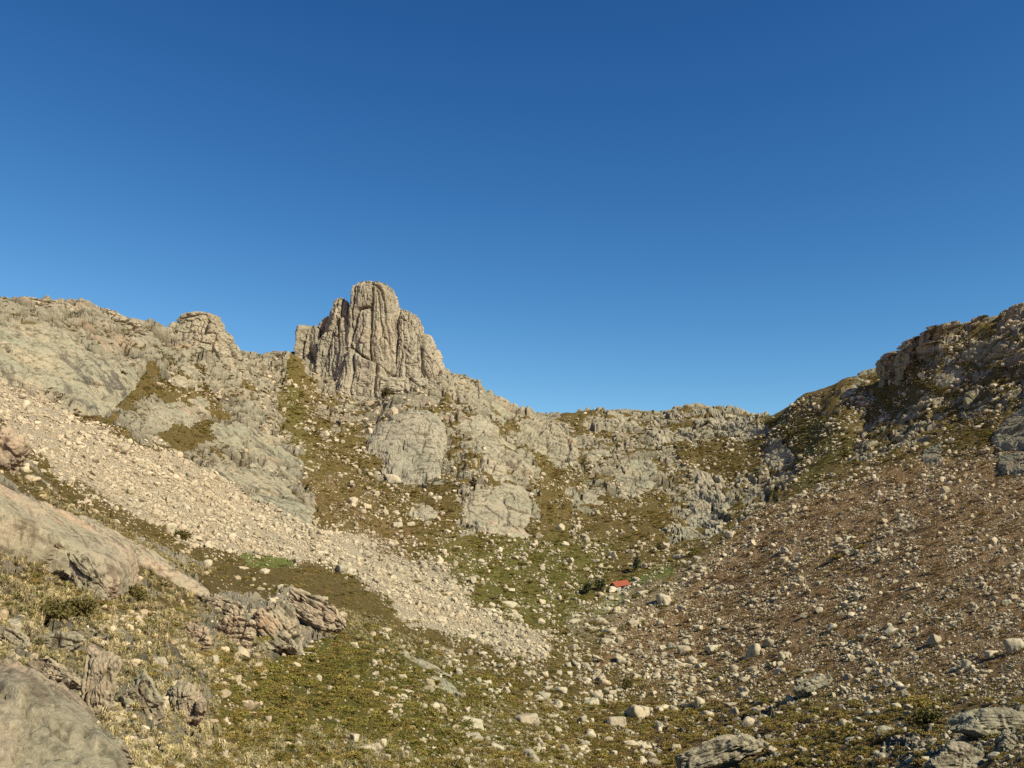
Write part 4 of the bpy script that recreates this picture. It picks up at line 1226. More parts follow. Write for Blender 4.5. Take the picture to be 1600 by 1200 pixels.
    (1100, 890, 20, 12, "grey boulder of the jumble above the green patch of the hut"),
    (1078, 884, 18, 10, "low boulder of the jumble above the green patch of the hut"),
    (1158, 825, 16, 8, "pale stone between end cliff and brown slope"),
    (820, 868, 10, 8, "small bright stone in dark heather below the fan shaped slab"),
    (705, 905, 18, 9, "pale flat boulder at the upper rim of the scree tongue"),
    (693, 930, 24, 9, "flat grey boulder lying at the rim of the scree tongue"),
    (760, 903, 9, 9, "white stone in the heather above the scree tongue"),
    (790, 940, 34, 14, "pale humps of rock between scree tongue and valley heather"),
    (800, 960, 28, 10, "low pale rock under the pale humps beside the scree tongue"),
    (757, 990, 16, 10, "wide stone inside the lower scree tongue"),
    (620, 925, 22, 9, "pale slab lying inside the middle of the scree"),
    (665, 915, 26, 12, "tan slab lying inside the scree near its lower end"),
    (232, 745, 14, 10, "pale round boulder inside the upper scree"),
    (200, 768, 16, 12, "pinkish boulder inside the upper scree close to the rim"),
    (35, 661, 10, 8, "white stone at the top of the scree"),
    (1345, 1022, 14, 8, "low stone uphill of the boulder with a dark hollow"),
    (15, 975, 30, 40, "grey rounded rock at the picture edge behind the yellow tussock"),
    (28, 1036, 26, 18, "grey rock with a dark hollow above the corner rock"),
    (207, 1158, 16, 14, "rounded stone above the dark rimmed rocks at the bottom edge"),
    (275, 1001, 22, 9, "flat white stone in the yellow grass beside the reddish spur"),
    (333, 1024, 24, 12, "pink pointed stone at the foot of the reddish spur"),
    (305, 1032, 24, 14, "grey slabby stone under the reddish spur"),
    (334, 1030, 14, 18, "upright grey stone beside the pink pointed one"),
    (248, 1040, 26, 26, "grey square stone half buried in yellow grass above the pink rock fan"),
    (270, 1075, 16, 26, "grey leaning slab stone next to the reddish cracked outcrop"),
    (362, 1036, 12, 9, "small pale stone at the upper rim of the gorse"),
    (480, 1020, 18, 9, "white stone at the foot of the big pale rocks of the spur"),
    (15, 1195, 60, 24, "blue grey rock cut by the bottom edge in the corner"),
]
for key, (px, py, w, h, lab) in enumerate(BOULDERS):
    r = np.random.default_rng(500 + key)
    bx, by = px, py + h * 0.22
    P = land_point([bx], [by])[0]
    m = P[1] / F_PX
    o = link("boulder", ROCKS[(key * 5 + 3) % len(ROCKS)], label=lab, category="boulder", group="boulders scattered over the slopes")
    gz = max(float(ground_z([P[0]], [P[1]])[0]), P[2] - 0.3 * h * m)
    o.location = (P[0], P[1] + 0.15 * w * m, gz + 0.02 * h * m)
    elong = w / h
    o.rotation_euler = (r.uniform(-0.15, 0.15), r.uniform(-0.12, 0.12), r.uniform(-0.25, 0.25) + (math.pi if r.random() < 0.5 else 0))
    o.scale = (w * m * 0.58, (w + h) * 0.29 * m, h * m * 0.70)

# further boulders of a kind that nothing tells apart, by the ground they lie on
def fill(n, poly, lo, hi, label, group, seed):
    r = np.random.default_rng(seed)
    poly = np.array(poly, float); got = 0
    while got < n:
        x = r.uniform(poly[:, 0].min(), poly[:, 0].max()); y = r.uniform(poly[:, 1].min(), poly[:, 1].max())
        if poly_sd(poly, np.array([x]), np.array([y]))[0] < 0:
            continue
        if zone_at(Z_OUT, np.array([x]), np.array([y]))[0] > 0.4 or any(abs(x - b[0]) < b[2] * 0.7 and abs(y - b[1]) < b[3] * 0.8 for b in BOULDERS):
            continue
        P = land_point([x], [y])[0]
        m = P[1] / F_PX
        w = lo + (hi - lo) * r.random() ** 2.2
        h = w * r.uniform(0.55, 0.95)
        o = link("boulder", ROCKS[int(r.integers(len(ROCKS)))], label=label, category="boulder", group=group)
        o.location = (P[0], P[1], float(ground_z([P[0]], [P[1]])[0]) + 0.12 * h * m)
        o.rotation_euler = (r.uniform(-0.25, 0.25), r.uniform(-0.25, 0.25), r.uniform(0, 6.28))
        o.scale = (w * m * 0.53, w * m * r.uniform(0.38, 0.55), h * m * 0.6)
        got += 1
fill(34, BROWN_POLY[:4] + [(1130, 1060), (1000, 1000), (1060, 920)], 7, 12, "small tan boulder lying loose in the brown heather slope", "small boulders of the brown heather slope", 1)
fill(30, [(700, 840), (950, 850), (1050, 880), (930, 960), (900, 1010), (800, 960), (740, 920)], 7, 13, "small pale boulder in the dark heather of the valley floor", "small boulders of the valley floor", 2)
fill(24, [(440, 640), (560, 640), (600, 760), (720, 780), (700, 860), (560, 820), (480, 740)], 7, 12, "small pale boulder in the brown heather between tower and scree", "small boulders below the tower", 3)
fill(40, [(760, 1020), (900, 1030), (1000, 1050), (1100, 1080), (1080, 1180), (860, 1190), (760, 1120), (700, 1040)], 8, 20, "small pale boulder at the bottom of the gully", "small boulders of the gully", 4)

# ------------------------------------------------------------------ uncountable cover: stones, heather, grass
def source(objs, name):
    c = bpy.data.collections.new(name)
    for i, me in enumerate(objs):
        o = bpy.data.objects.new("%s_%02d" % (name, i), me)
        c.objects.link(o)
    return c

def scatter(name, P, S, R, vid, tint, coll):
    """one object of kind stuff that strews the source shapes over the points"""
    me = bpy.data.meshes.new(name)
    me.vertices.add(len(P)); me.vertices.foreach_set("co", np.asarray(P, np.float32).ravel())
    for nm, ty, dat in (("scl", 'FLOAT_VECTOR', S), ("rot", 'FLOAT_VECTOR', R)):
        a = me.attributes.new(nm, ty, 'POINT'); a.data.foreach_set("vector", np.asarray(dat, np.float32).ravel())
    a = me.attributes.new("vid", 'INT', 'POINT'); a.data.foreach_set("value", np.asarray(vid, np.int32))
    a = me.attributes.new("tint", 'FLOAT', 'POINT'); a.data.foreach_set("value", np.asarray(tint, np.float32))
    me.update()
    o = link(name, me, kind="stuff")
    g = bpy.data.node_groups.new(name, 'GeometryNodeTree')
    g.interface.new_socket("Geometry", in_out='INPUT', socket_type='NodeSocketGeometry')
    g.interface.new_socket("Geometry", in_out='OUTPUT', socket_type='NodeSocketGeometry')
    N = g.nodes; L = g.links
    gi = N.new("NodeGroupInput"); go = N.new("NodeGroupOutput")
    ci = N.new("GeometryNodeCollectionInfo"); ci.inputs["Collection"].default_value = coll
    ci.inputs["Separate Children"].default_value = True; ci.inputs["Reset Children"].default_value = True
    ip = N.new("GeometryNodeInstanceOnPoints"); ip.inputs["Pick Instance"].default_value = True
    def na(nm, ty):
        n = N.new("GeometryNodeInputNamedAttribute"); n.data_type = ty; n.inputs["Name"].default_value = nm
        return n.outputs["Attribute"]
    L.new(gi.outputs[0], ip.inputs["Points"]); L.new(ci.outputs[0], ip.inputs["Instance"])
    L.new(na("vid", 'INT'), ip.inputs["Instance Index"])
    L.new(na("rot", 'FLOAT_VECTOR'), ip.inputs["Rotation"]); L.new(na("scl", 'FLOAT_VECTOR'), ip.inputs["Scale"])
    L.new(ip.outputs[0], go.inputs[0])
    md = o.modifiers.new("strew", 'NODES'); md.node_group = g
    return o

def inst_attr(t, name):
    a = t.nt.nodes.new("ShaderNodeAttribute"); a.attribute_type = 'INSTANCER'; a.attribute_name = name
    return a.outputs["Fac"]

m_stone, nt, bsdf = new_mat("loose_stone", 0.92)
t = NT(nt)
c = t.mix(t.rand(), (0.30, 0.268, 0.180), (0.56, 0.495, 0.350))
c = t.mix(t.ramp(t.noise(0.05, 4, 0.6), 0.50, 0.68, 0, 0.6), c, (0.42, 0.345, 0.235))
c = t.mix(t.ramp(t.noise(0.04, 3, dist=0.5), 0.52, 0.66, 0, 0.55), c, (0.27, 0.245, 0.175))
c = t.mix(t.ramp(t.noise(1.6, 5, 0.7), 0.5, 0.66, 0, 0.6), c, (0.20, 0.18, 0.125))
c = t.mix(1.0, c, t.mix(t.noise(3.0, 4, 0.7), (0.70, 0.70, 0.70), (1.28, 1.28, 1.28)), 'MULTIPLY')
c = t.mix(inst_attr(t, "tint"), c, t.mix(1.0, c, (0.84, 0.74, 0.58), 'MULTIPLY'))
nt.links.new(c, bsdf.inputs["Base Color"])
STONES = source([rock_mesh("stone", 40 + k, 2, 9 + k % 4, 14, 0.10, m_stone) for k in range(10)], "stone")

def pts_in(poly, n, r):
    poly = np.array(poly, float)
    out = np.zeros((0, 2))
    while len(out) < n:
        c = np.stack([r.uniform(poly[:, 0].min(), poly[:, 0].max(), n * 2), r.uniform(poly[:, 1].min(), poly[:, 1].max(), n * 2)], 1)
        out = np.concatenate([out, c[poly_sd(poly, c[:, 0], c[:, 1]) > 0]])
    return out[:n]

def place(xy, r, lo, hi, alpha, mmin, mmax, sink=0.15, flat=(0.5, 0.95), avoid=True):
    P = land_point(xy[:, 0], xy[:, 1])
    ok = np.ones(len(xy), bool)
    if avoid:
        ok = bil(OUT_SD, (xy[:, 1] - ZY[0]) / 4, (xy[:, 0] - ZX[0]) / 4) < 1.0
    u, s = pix_dir(xy[:, 0], xy[:, 1])
    ok &= s < np.interp(u, CU, SKY_S) - 0.003
    P = P[ok]; xy = xy[ok]
    m = P[:, 1] / F_PX
    d = lo * (1 - r.random(len(P)) * (1 - (lo / hi) ** alpha)) ** (-1 / alpha)     # power law, in pixels
    d = np.clip(d * m, mmin, mmax)
    P[:, 2] = ground_z(P[:, 0], P[:, 1])
    S = np.stack([d * 0.5, d * 0.5 * r.uniform(0.65, 1.0, len(P)), d * 0.5 * r.uniform(*flat, len(P))], 1)
    P[:, 2] += S[:, 2] * (1 - 2 * sink) * 0.6
    return P, S, xy

def rots(r, n, tilt):
    return np.stack([r.uniform(-tilt, tilt, n), r.uniform(-tilt, tilt, n), r.uniform(0, 6.283, n)], 1)

r = np.random.default_rng(21)
# the scree
xy0 = pts_in([(x, y - 26 if k < 15 else y + 22) for k, (x, y) in enumerate(SCREE_POLY)], 56000, r)
sdv = poly_sd(SCREE_POLY, xy0[:, 0], xy0[:, 1])
q3 = np.stack([xy0[:, 0] / 30, xy0[:, 1] / 20, 0 * xy0[:, 0]], 1)
nz3 = fbm(q3, 4, 505, 0.6)
bare = fbm(np.stack([(xy0[:, 0] * 0.87 + xy0[:, 1] * 0.5) / 90, (xy0[:, 1] * 0.87 - xy0[:, 0] * 0.5) / 13, 0 * xy0[:, 0]], 1), 3, 507)
keep = (sdv + 16 * nz3 > r.uniform(-14, 6, len(xy0))) & ((bare < 0.42) | (r.random(len(xy0)) < 0.25))
P, S, xy = place(xy0[keep], r, 1.8, 16, 2.1, 0.15, 3.2)
scatter("scree_stones", P, S, rots(r, len(P), 0.6), r.integers(0, 10, len(P)), r.random(len(P)) * 0.3, STONES)
# stones in the brown facing slope
xy1 = pts_in([(1180, 790), (1430, 712), (1720, 700), (1720, 1210), (1000, 1210), (930, 1040), (945, 990), (1060, 915)], 66000, r)
q3 = np.stack([xy1[:, 0] / 45, xy1[:, 1] / 26, 0 * xy1[:, 0]], 1)
nz3 = fbm(q3, 4, 500, 0.6) * 1.25
keep = nz3 + r.random(len(xy1)) * 0.8 > 0.34
P, S, xy = place(xy1[keep], r, 1.7, 16, 2.2, 0.10, 2.8)
S *= np.clip(0.95 + 0.5 * fbm(np.stack([xy[:, 0] / 60, xy[:, 1] / 40, 0 * xy[:, 0] + 9], 1), 2, 503), 0.6, 1.5)[:, None]
scatter("slope_stones", P, S, rots(r, len(P), 0.4), r.integers(0, 10, len(P)), r.random(len(P)) * 0.55, STONES)
# fine rubble between them
xy1 = pts_in([(1180, 790), (1430, 712), (1720, 700), (1720, 1100), (1000, 1100), (930, 1040), (945, 990), (1060, 915)], 34000, r)
nz3 = fbm(np.stack([xy1[:, 0] / 80, xy1[:, 1] / 40, 0 * xy1[:, 0] + 4], 1), 3, 506)
P, S, xy = place(xy1[nz3 + r.random(len(xy1)) * 0.8 > 0.2], r, 1.3, 4, 2.5, 0.08, 0.9)
scatter("fine_rubble", P, S, rots(r, len(P), 0.5), r.integers(0, 10, len(P)), 0.2 + r.random(len(P)) * 0.7, STONES)
# stones of the valley, the headwall, the gullies
xy1 = pts_in([(230, 590), (440, 540), (560, 620), (700, 580), (820, 640), (1190, 645), (1600, 480), (1700, 700), (1430, 720), (1190, 800), (1060, 920), (930, 1040), (1000, 1210), (640, 1210), (560, 1000), (720, 1010), (860, 1020), (640, 860), (480, 810)], 60000, r)
q3 = np.stack([xy1[:, 0] / 40, xy1[:, 1] / 24, 0 * xy1[:, 0] + 3], 1)
keep = fbm(q3, 3, 510) * 1.0 + r.random(len(xy1)) * 0.9 > 0.50
P, S, xy = place(xy1[keep], r, 1.8, 17, 2.0, 0.12, 3.4)
scatter("hillside_stones", P, S, rots(r, len(P), 0.4), r.integers(0, 10, len(P)), r.random(len(P)) * 0.4, STONES)
# stones of the near hillside
xy1 = np.concatenate([pts_in([(0, 690), (330, 860), (560, 960), (760, 1060), (700, 1210), (-60, 1300), (-60, 700)], 6000, r), pts_in([(170, 1000), (420, 1010), (400, 1210), (160, 1210)], 2600, r), pts_in([(-40, 960), (130, 960), (440, 940), (540, 960), (500, 1040), (340, 1060), (340, 1160), (420, 1220), (-40, 1300)], 5200, r)])
q3 = np.stack([xy1[:, 0] / 50, xy1[:, 1] / 30, 0 * xy1[:, 0] + 6], 1)
keep = fbm(q3, 3, 520) + r.random(len(xy1)) * 0.9 > 0.50
P, S, xy = place(xy1[keep], r, 2.5, 26, 1.7, 0.05, 1.7)
scatter("near_stones", P, S, rots(r, len(P), 0.4), r.integers(0, 10, len(P)), 0.2 + r.random(len(P)) * 0.5, STONES)

# the many further boulders of the gully and the lower facing slope
xy1 = np.concatenate([pts_in([(640, 1040), (780, 1040), (900, 1020), (1000, 1010), (1150, 1060), (1400, 1050), (1640, 1030), (1640, 1210), (680, 1210)], 900, r), pts_in([(820, 1000), (1000, 930), (1120, 960), (1250, 1020), (1150, 1100), (900, 1100)], 220, r)])
nz3 = fbm(np.stack([xy1[:, 0] / 60, xy1[:, 1] / 35, 0 * xy1[:, 0] + 8], 1), 3, 508)
P, S, xy = place(xy1[nz3 + r.random(len(xy1)) * 0.7 > 0.15], r, 6, 24, 2.0, 0.3, 4.0, flat=(0.55, 0.9), sink=0.28)
scatter("boulder_field", P, S, rots(r, len(P), 0.3), r.integers(0, 14, len(P)), r.random(len(P)) * 0.3, source(ROCKS, "field_boulder"))

# heather and gorse cushions
def cushion(name, seed, n, leaf, mat, hgt=0.75, spiky=False):
    r = np.random.default_rng(seed)
    V = []; Fc = []
    lobes = r.normal(size=(5, 3)) * (0.42, 0.42, 0.12) + (0, 0, 0.25)
    for k in range(n):
        c = lobes[r.integers(5)] + 0
        d = r.normal(size=3); d[2] = abs(d[2]); d /= np.linalg.norm(d)
        c = c + d * np.array([0.55, 0.55, 0.5]) * r.uniform(0.55, 1.0)
        c[2] *= hgt / 0.75
        t1 = r.normal(size=3); t1 /= np.linalg.norm(t1)
        t1 = t1 + d * 0.9; t1 /= np.linalg.norm(t1)
        t2 = np.cross(t1, r.normal(size=3)); t2 /= np.linalg.norm(t2)
        l = leaf * r.uniform(0.6, 1.4)
        i = len(V)
        V += [c - t2 * l * 0.42, c + t2 * l * 0.42, c + t1 * l * 1.5]
        Fc.append((i, i + 1, i + 2))
    me = mesh_from(name, V, Fc, False)
    me.materials.append(mat)
    return me

def leaf_mat(name, cols, bright=1.0):
    m, nt, b = new_mat(name, 0.85)
    t = NT(nt)
    a, b1, c1 = cols
    tint = inst_attr(t, "tint")
    c = t.mix(t.ramp(tint, 0.0, 0.5), a, b1)
    c = t.mix(t.ramp(tint, 0.5, 1.0), c, c1)
    c = t.mix(1.0, c, t.mix(t.rand(), (0.65, 0.65, 0.65), (1.35, 1.3, 1.2)), 'MULTIPLY')
    c = t.mix(1.0, c, t.mix(t.noise(2.5, 3, 0.6), (0.6, 0.6, 0.6), (1.4, 1.4, 1.4)), 'MULTIPLY')
    nt.links.new(c, b.inputs["Base Color"])
    return m
m_heather = leaf_mat("heather_leaves", ((0.165, 0.158, 0.034), (0.235, 0.185, 0.054), (0.215, 0.145, 0.070)))
HEATHER = source([cushion("cushion", 700 + k, 320, 0.145, m_heather) for k in range(6)], "cushion")
m_grass = leaf_mat("dry_grass", ((0.26, 0.245, 0.10), (0.39, 0.345, 0.175), (0.47, 0.405, 0.24)))

def tussock(name, seed, n=90):
    r = np.random.default_rng(seed)
    V = []; Fc = []
    for k in range(n):
        a = r.uniform(0, 6.283); out = r.uniform(0.15, 1.0); hh = r.uniform(0.55, 1.1) * (1.1 - 0.4 * out)
        b0 = np.array([math.cos(a), math.sin(a), 0]) * 0.18 * r.random()
        dirv = np.array([math.cos(a), math.sin(a), 0])
        side = np.array([-math.sin(a), math.cos(a), 0]) * 0.035
        mid = b0 + dirv * out * 0.45 + np.array([0, 0, hh * 0.75]); tip = b0 + dirv * out * 0.95 + np.array([0, 0, hh * r.uniform(0.5, 1.0)])
        i = len(V)
        V += [b0 - side, b0 + side, mid + side * 0.9, mid - side * 0.9, tip]
        Fc += [(i, i + 1, i + 2), (i, i + 2, i + 3), (i + 3, i + 2, i + 4)]
    me = mesh_from(name, V, Fc, False)
    me.materials.append(m_grass)
    return me
TUSSOCKS = source([tussock("tussock", 800 + k) for k in range(6)], "tussock")

def veg_points(poly, n, seed, lo, hi, mmin, mmax, thr, flat=(0.55, 0.9)):
    r = np.random.default_rng(seed)
    xy = pts_in(poly, n, r)
    rk = zone_at(Z_ROCK, xy[:, 0], xy[:, 1]); sc = zone_at(Z_SCREE, xy[:, 0], xy[:, 1])
    q = np.stack([xy[:, 0] / 28, xy[:, 1] / 17, 0 * xy[:, 0] + seed], 1)
    keep = (fbm(q, 3, 530) * 0.5 + 0.5 + 0.35 * (r.random(len(xy)) - 0.5) > thr + 0.55 * rk) & (sc < 0.35 + 0.2 * r.random(len(xy)))
    P, S, xy = place(xy[keep], r, lo, hi, 1.8, mmin, mmax, sink=0.3, flat=flat, avoid=seed != 35)
    P[:, 2] -= S[:, 2] * 0.3
    tint = np.clip(0.35 * zone_at(Z_BROWN, xy[:, 0], xy[:, 1]) * 2 - 0.35 * zone_at(Z_GREEN, xy[:, 0], xy[:, 1]) + 0.35 + r.normal(size=len(xy)) * 0.30, 0, 1)
    return P, S, xy, tint, r
ALL = [(-60, 560), (440, 545), (560, 620), (700, 580), (820, 645), (1190, 650), (1600, 480), (1720, 470), (1720, 1230), (640, 1230), (-60, 1330)]
P, S, xy, tint, r = veg_points(ALL, 60000, 31, 3.5, 14, 0.25, 3.2, 0.36)
scatter("heather_cover", P, S * np.array([1.25, 1.25, 1.0]), rots(r, len(P), 0.15), r.integers(0, 6, len(P)), tint, HEATHER)
fr = np.random.default_rng(37); FP = []; FS = []
for o in [o for o in COL.objects if o.name.startswith("boulder")]:
    for k in range(5):
        a = fr.uniform(math.pi, 2 * math.pi); w = o.scale[0]
        x = o.location[0] + math.cos(a) * w * 1.0; y = o.location[1] + math.sin(a) * o.scale[1] * 1.0
        q = w * fr.uniform(0.18, 0.42)
        FP.append((x, y, float(ground_z([x], [y])[0]) - 0.1 * q)); FS.append((q * 1.3, q * 1.3, q * 0.8))
scatter("foot_heather", FP, FS, rots(fr, len(FP), 0.15), fr.integers(0, 6, len(FP)), fr.random(len(FP)), HEATHER)
P, S, xy, tint, r = veg_points([(330, 1000), (560, 975), (760, 1050), (900, 1100), (1600, 1090), (1720, 1100), (1720, 1240), (330, 1240)], 13000, 33, 7, 30, 0.25, 2.2, 0.34)
scatter("gorse_cover", P, S * np.array([1.2, 1.2, 1.05]), rots(r, len(P), 0.15), r.integers(0, 6, len(P)), np.clip(tint * 0.75 + 0.1, 0, 1), HEATHER)
P, S, xy, tint, r = veg_points([(-60, 880), (200, 930), (330, 950), (440, 1030), (340, 1060), (345, 1160), (700, 1180), (700, 1240), (-60, 1340)], 2600, 35, 9, 30, 0.25, 1.2, 0.40)
scatter("heather_tufts", P, S * np.array([1.1, 1.1, 1.0]), rots(r, len(P), 0.15), r.integers(0, 6, len(P)), tint, HEATHER)

# thin strips of heather on the ledges of the bedrock
def ledge(poly, n, seed):
    r = np.random.default_rng(seed)
    xy = pts_in(poly, n, r)
    q = np.stack([(xy[:, 0] * 0.8 + xy[:, 1] * 0.6) / 46, (xy[:, 1] * 0.8 - xy[:, 0] * 0.6) / 12, 0 * xy[:, 0] + seed], 1)
    k = fbm(q, 4, 560, 0.6) + 0.25 * (r.random(len(xy)) - 0.5) > 0.24
    sc = zone_at(Z_SCREE, xy[:, 0], xy[:, 1]) < 0.2
    P, S, xy = place(xy[k & sc], r, 3.0, 8, 2.0, 0.4, 2.6, sink=0.3, flat=(0.5, 0.8))
    return P, S * np.array([1.3, 1.3, 1.0]), r
LP_, LS_ = [], []
for k, (poly, n) in enumerate([([(0, 470), (220, 500), (440, 550), (450, 640), (500, 800), (340, 745), (170, 650), (0, 610)], 15000), ([(460, 600), (700, 580), (830, 650), (840, 840), (580, 760), (490, 680)], 9000),
                               ([(805, 645), (1190, 650), (1250, 720), (1110, 835), (890, 800)], 12000), ([(1360, 580), (1600, 490), (1640, 720), (1430, 712), (1330, 730)], 9000)]):
    a, b_, r = ledge(poly, n, 43 + k)
    LP_.append(a); LS_.append(b_)
LP_ = np.concatenate(LP_); LS_ = np.concatenate(LS_)
scatter("ledge_heather", LP_, LS_, rots(r, len(LP_), 0.15), r.integers(0, 6, len(LP_)), r.random(len(LP_)) * 0.8, HEATHER)

# yellow grass tussocks of the near hillside
r = np.random.default_rng(41)
xy1 = np.concatenate([pts_in([(-60, 890), (120, 930), (340, 955), (430, 1040), (335, 1065), (345, 1160), (480, 1215), (-60, 1340)], 7600, r), pts_in([(430, 930), (600, 965), (760, 1055), (640, 1035), (520, 1000)], 900, r),
                      pts_in([(20, 745), (345, 885), (310, 905), (90, 800)], 700, r), pts_in([(690, 1080), (960, 1090), (900, 1210), (690, 1210)], 900, r), pts_in([(-60, 850), (100, 870), (200, 850), (300, 885), (335, 955), (120, 950), (-60, 930)], 1500, r), pts_in([(380, 1130), (600, 1150), (700, 1215), (380, 1215)], 900, r)])
P, S, xy = place(xy1, r, 9, 52, 1.5, 0.2, 1.5, sink=0.5, flat=(0.9, 1.25), avoid=False)
q = np.stack([xy[:, 0] / 34, xy[:, 1] / 24, 0 * xy[:, 0]], 1)
k = fbm(q, 3, 540) + 0.5 * (r.random(len(xy)) - 0.5) > -0.30
P, S = P[k], S[k]
P[:, 2] -= S[:, 2] * 0.15
scatter("tussock_grass", P, S, rots(r, len(P), 0.15), r.integers(0, 6, len(P)), np.clip(r.normal(0.6, 0.25, len(P)), 0, 1), TUSSOCKS)

# ------------------------------------------------------------------ the few trees and bushes one can single out
def leafmat_fixed(name, a, b_):
    m, nt, b = new_mat(name, 0.85)
    t = NT(nt)
    nt.links.new(t.mix(t.noise(1.2, 4, 0.7), a, b_), b.inputs["Base Color"])
    return m
M_PINE = leafmat_fixed("evergreen_leaves", (0.028, 0.036, 0.015), (0.062, 0.075, 0.030))
M_BUSH = leafmat_fixed("bush_leaves", (0.062, 0.058, 0.018), (0.135, 0.118, 0.036))
M_MOSS = leafmat_fixed("moss_leaves", (0.08, 0.085, 0.01), (0.16, 0.15, 0.02))
M_BARK = leafmat_fixed("bark", (0.07, 0.05, 0.03), (0.13, 0.10, 0.07))

def tree(name, px, py, w, h, label, cat, mat, group=None, lean=0.0, seed=0, leaves=650):
    """px, py: foot of the plant in the picture, w and h its size there"""
    r = np.random.default_rng(900 + seed)
    P = land_point([px], [py])[0]
    m = P[1] / F_PX
    W, H = w * m, h * m
    z0 = float(ground_z([P[0]], [P[1]])[0]) - 0.15
    root = thing(name, (P[0], P[1], z0), label, cat, group)
    # trunk with limbs
    V = []; Fc = []
    def limb(a, b, ra, rb):
        a = np.array(a); b = np.array(b); d = b - a; d /= np.linalg.norm(d)
        e1 = np.cross(d, (0.3, 1, 0.2)); e1 /= np.linalg.norm(e1); e2 = np.cross(d, e1)
        i = len(V)
        for c, q in ((a, ra), (b, rb)):
            for k in range(6):
                V.append(c + (e1 * math.cos(k * 1.0472) + e2 * math.sin(k * 1.0472)) * q)
        for k in range(6):
            Fc.append((i + k, i + (k + 1) % 6, i + 6 + (k + 1) % 6, i + 6 + k))
    top = np.array([lean * H, 0, H * 0.8])
    limb((0, 0, 0), top * 0.5, H * 0.045, H * 0.032); limb(top * 0.5, top, H * 0.032, H * 0.008)
    tips = []
    for k in range(7):
        q = r.uniform(0.15, 0.85); a = r.uniform(0, 6.28)
        tip = top * q + np.array([math.cos(a) * W * 0.36, math.sin(a) * W * 0.36, H * 0.12])
        limb(top * q, tip, H * 0.016, H * 0.005); tips.append(tip)
    tm = mesh_from("trunk", V, Fc); tm.materials.append(M_BARK)
    link("trunk", tm, root)
    V = []; Fc = []
    for k in range(leaves):
        q = r.random() ** 0.8
        c = tips[r.integers(7)] * 0.55 + top * q * 0.45 + r.normal(size=3) * np.array([W * 0.15, W * 0.15, H * 0.12])
        c[2] = max(c[2], H * 0.06)
        t1 = r.normal(size=3); t1 /= np.linalg.norm(t1); t2 = np.cross(t1, r.normal(size=3)); t2 /= np.linalg.norm(t2)
        l = 0.075 * (W + H) * 0.5 * r.uniform(0.7, 1.5)
        i = len(V)
        V += [c - t2 * l * 0.5, c + t2 * l * 0.5, c + t1 * l * 1.3]
        Fc.append((i, i + 1, i + 2))
    cm = mesh_from("crown", V, Fc, False); cm.materials.append(mat)
    link("crown", cm, root)

tree("holly_tree", 916, 928, 17, 22, "dark round evergreen tree standing farther from the hut of the two", "tree", M_PINE, None, 0, 1)
tree("holly_tree", 938, 924, 17, 24, "dark round evergreen tree standing nearer to the red roofed hut", "tree", M_PINE, None, 0, 2)
tree("pine_tree", 991, 892, 12, 29, "slim dark leaning pine uphill behind the red roofed hut", "tree", M_PINE, None, 0.22, 3)
tree("pine_tree", 980, 1078, 18, 20, "small green pine among the boulders of the gully", "tree", M_BUSH, None, 0, 4)
tree("bush", 192, 588, 13, 14, "round dark bush growing on the grey slab field", "bush", M_PINE, None, 0, 5)
tree("bush", 137, 549, 10, 11, "dark bush where the slab field meets the reddish cliff", "bush", M_PINE, None, 0, 6)
tree("bush", 604, 612, 20, 22, "dark bush at the foot of the granite tower", "bush", M_BUSH, None, 0, 7)
tree("bush", 1105, 668, 10, 12, "small dark bush on the blocky crest of the pass", "bush", M_BUSH, None, 0, 8)
tree("bush", 1204, 664, 26, 15, "wide dark bush filling the notch at the end of the pass", "bush", M_BUSH, None, 0, 9)
tree("bush", 1236, 682, 22, 14, "dark bush under the wide one in the gully of the pass", "bush", M_BUSH, None, 0, 10)
tree("bush", 1325, 714, 26, 14, "dark bush at the top edge of the brown slope", "bush", M_BUSH, None, 0, 11)
tree("bush", 1212, 785, 10, 22, "tall dark green bush where the brown slope meets the gully", "bush", M_PINE, None, 0, 12)
tree("bush", 1030, 858, 10, 18, "slender dark bush in the heather uphill of the wide low slab boulder", "bush", M_BUSH, None, 0, 13)
tree("bush", 92, 1186, 40, 24, "round mossy green bush with a brown rim at the foot of the corner rock", "bush", M_MOSS, None, 0, 14, 1600)
tree("bush", 75, 975, 62, 40, "large dark gorse bush in front of the streaked near face", "bush", M_BUSH, None, 0, 15, 2200)
tree("bush", 120, 968, 50, 40, "dark gorse bush against the foot of the bulging brown rib", "bush", M_BUSH, None, 0, 16, 1800)
tree("bush", 192, 905, 34, 30, "brownish gorse bush on the edge of the long tilted slab", "bush", M_BUSH, None, 0, 17, 1400)
tree("bush", 212, 938, 34, 26, "dark bush below the brownish gorse bush at the long slab", "bush", M_BUSH, None, 0, 18, 1400)
tree("bush", 285, 842, 34, 16, "olive bush on the rim of the near hillside under the scree", "bush", M_BUSH, None, 0, 19, 1200)
tree("bush", 1450, 1135, 44, 34, "large dark gorse bush beside the wide flat slab of the bottom corner", "bush", M_BUSH, None, 0, 20, 1800)
tree("bush", 1500, 1205, 50, 22, "dark gorse bush at the bottom edge under the layered rocks", "bush", M_BUSH, None, 0, 21, 1500)

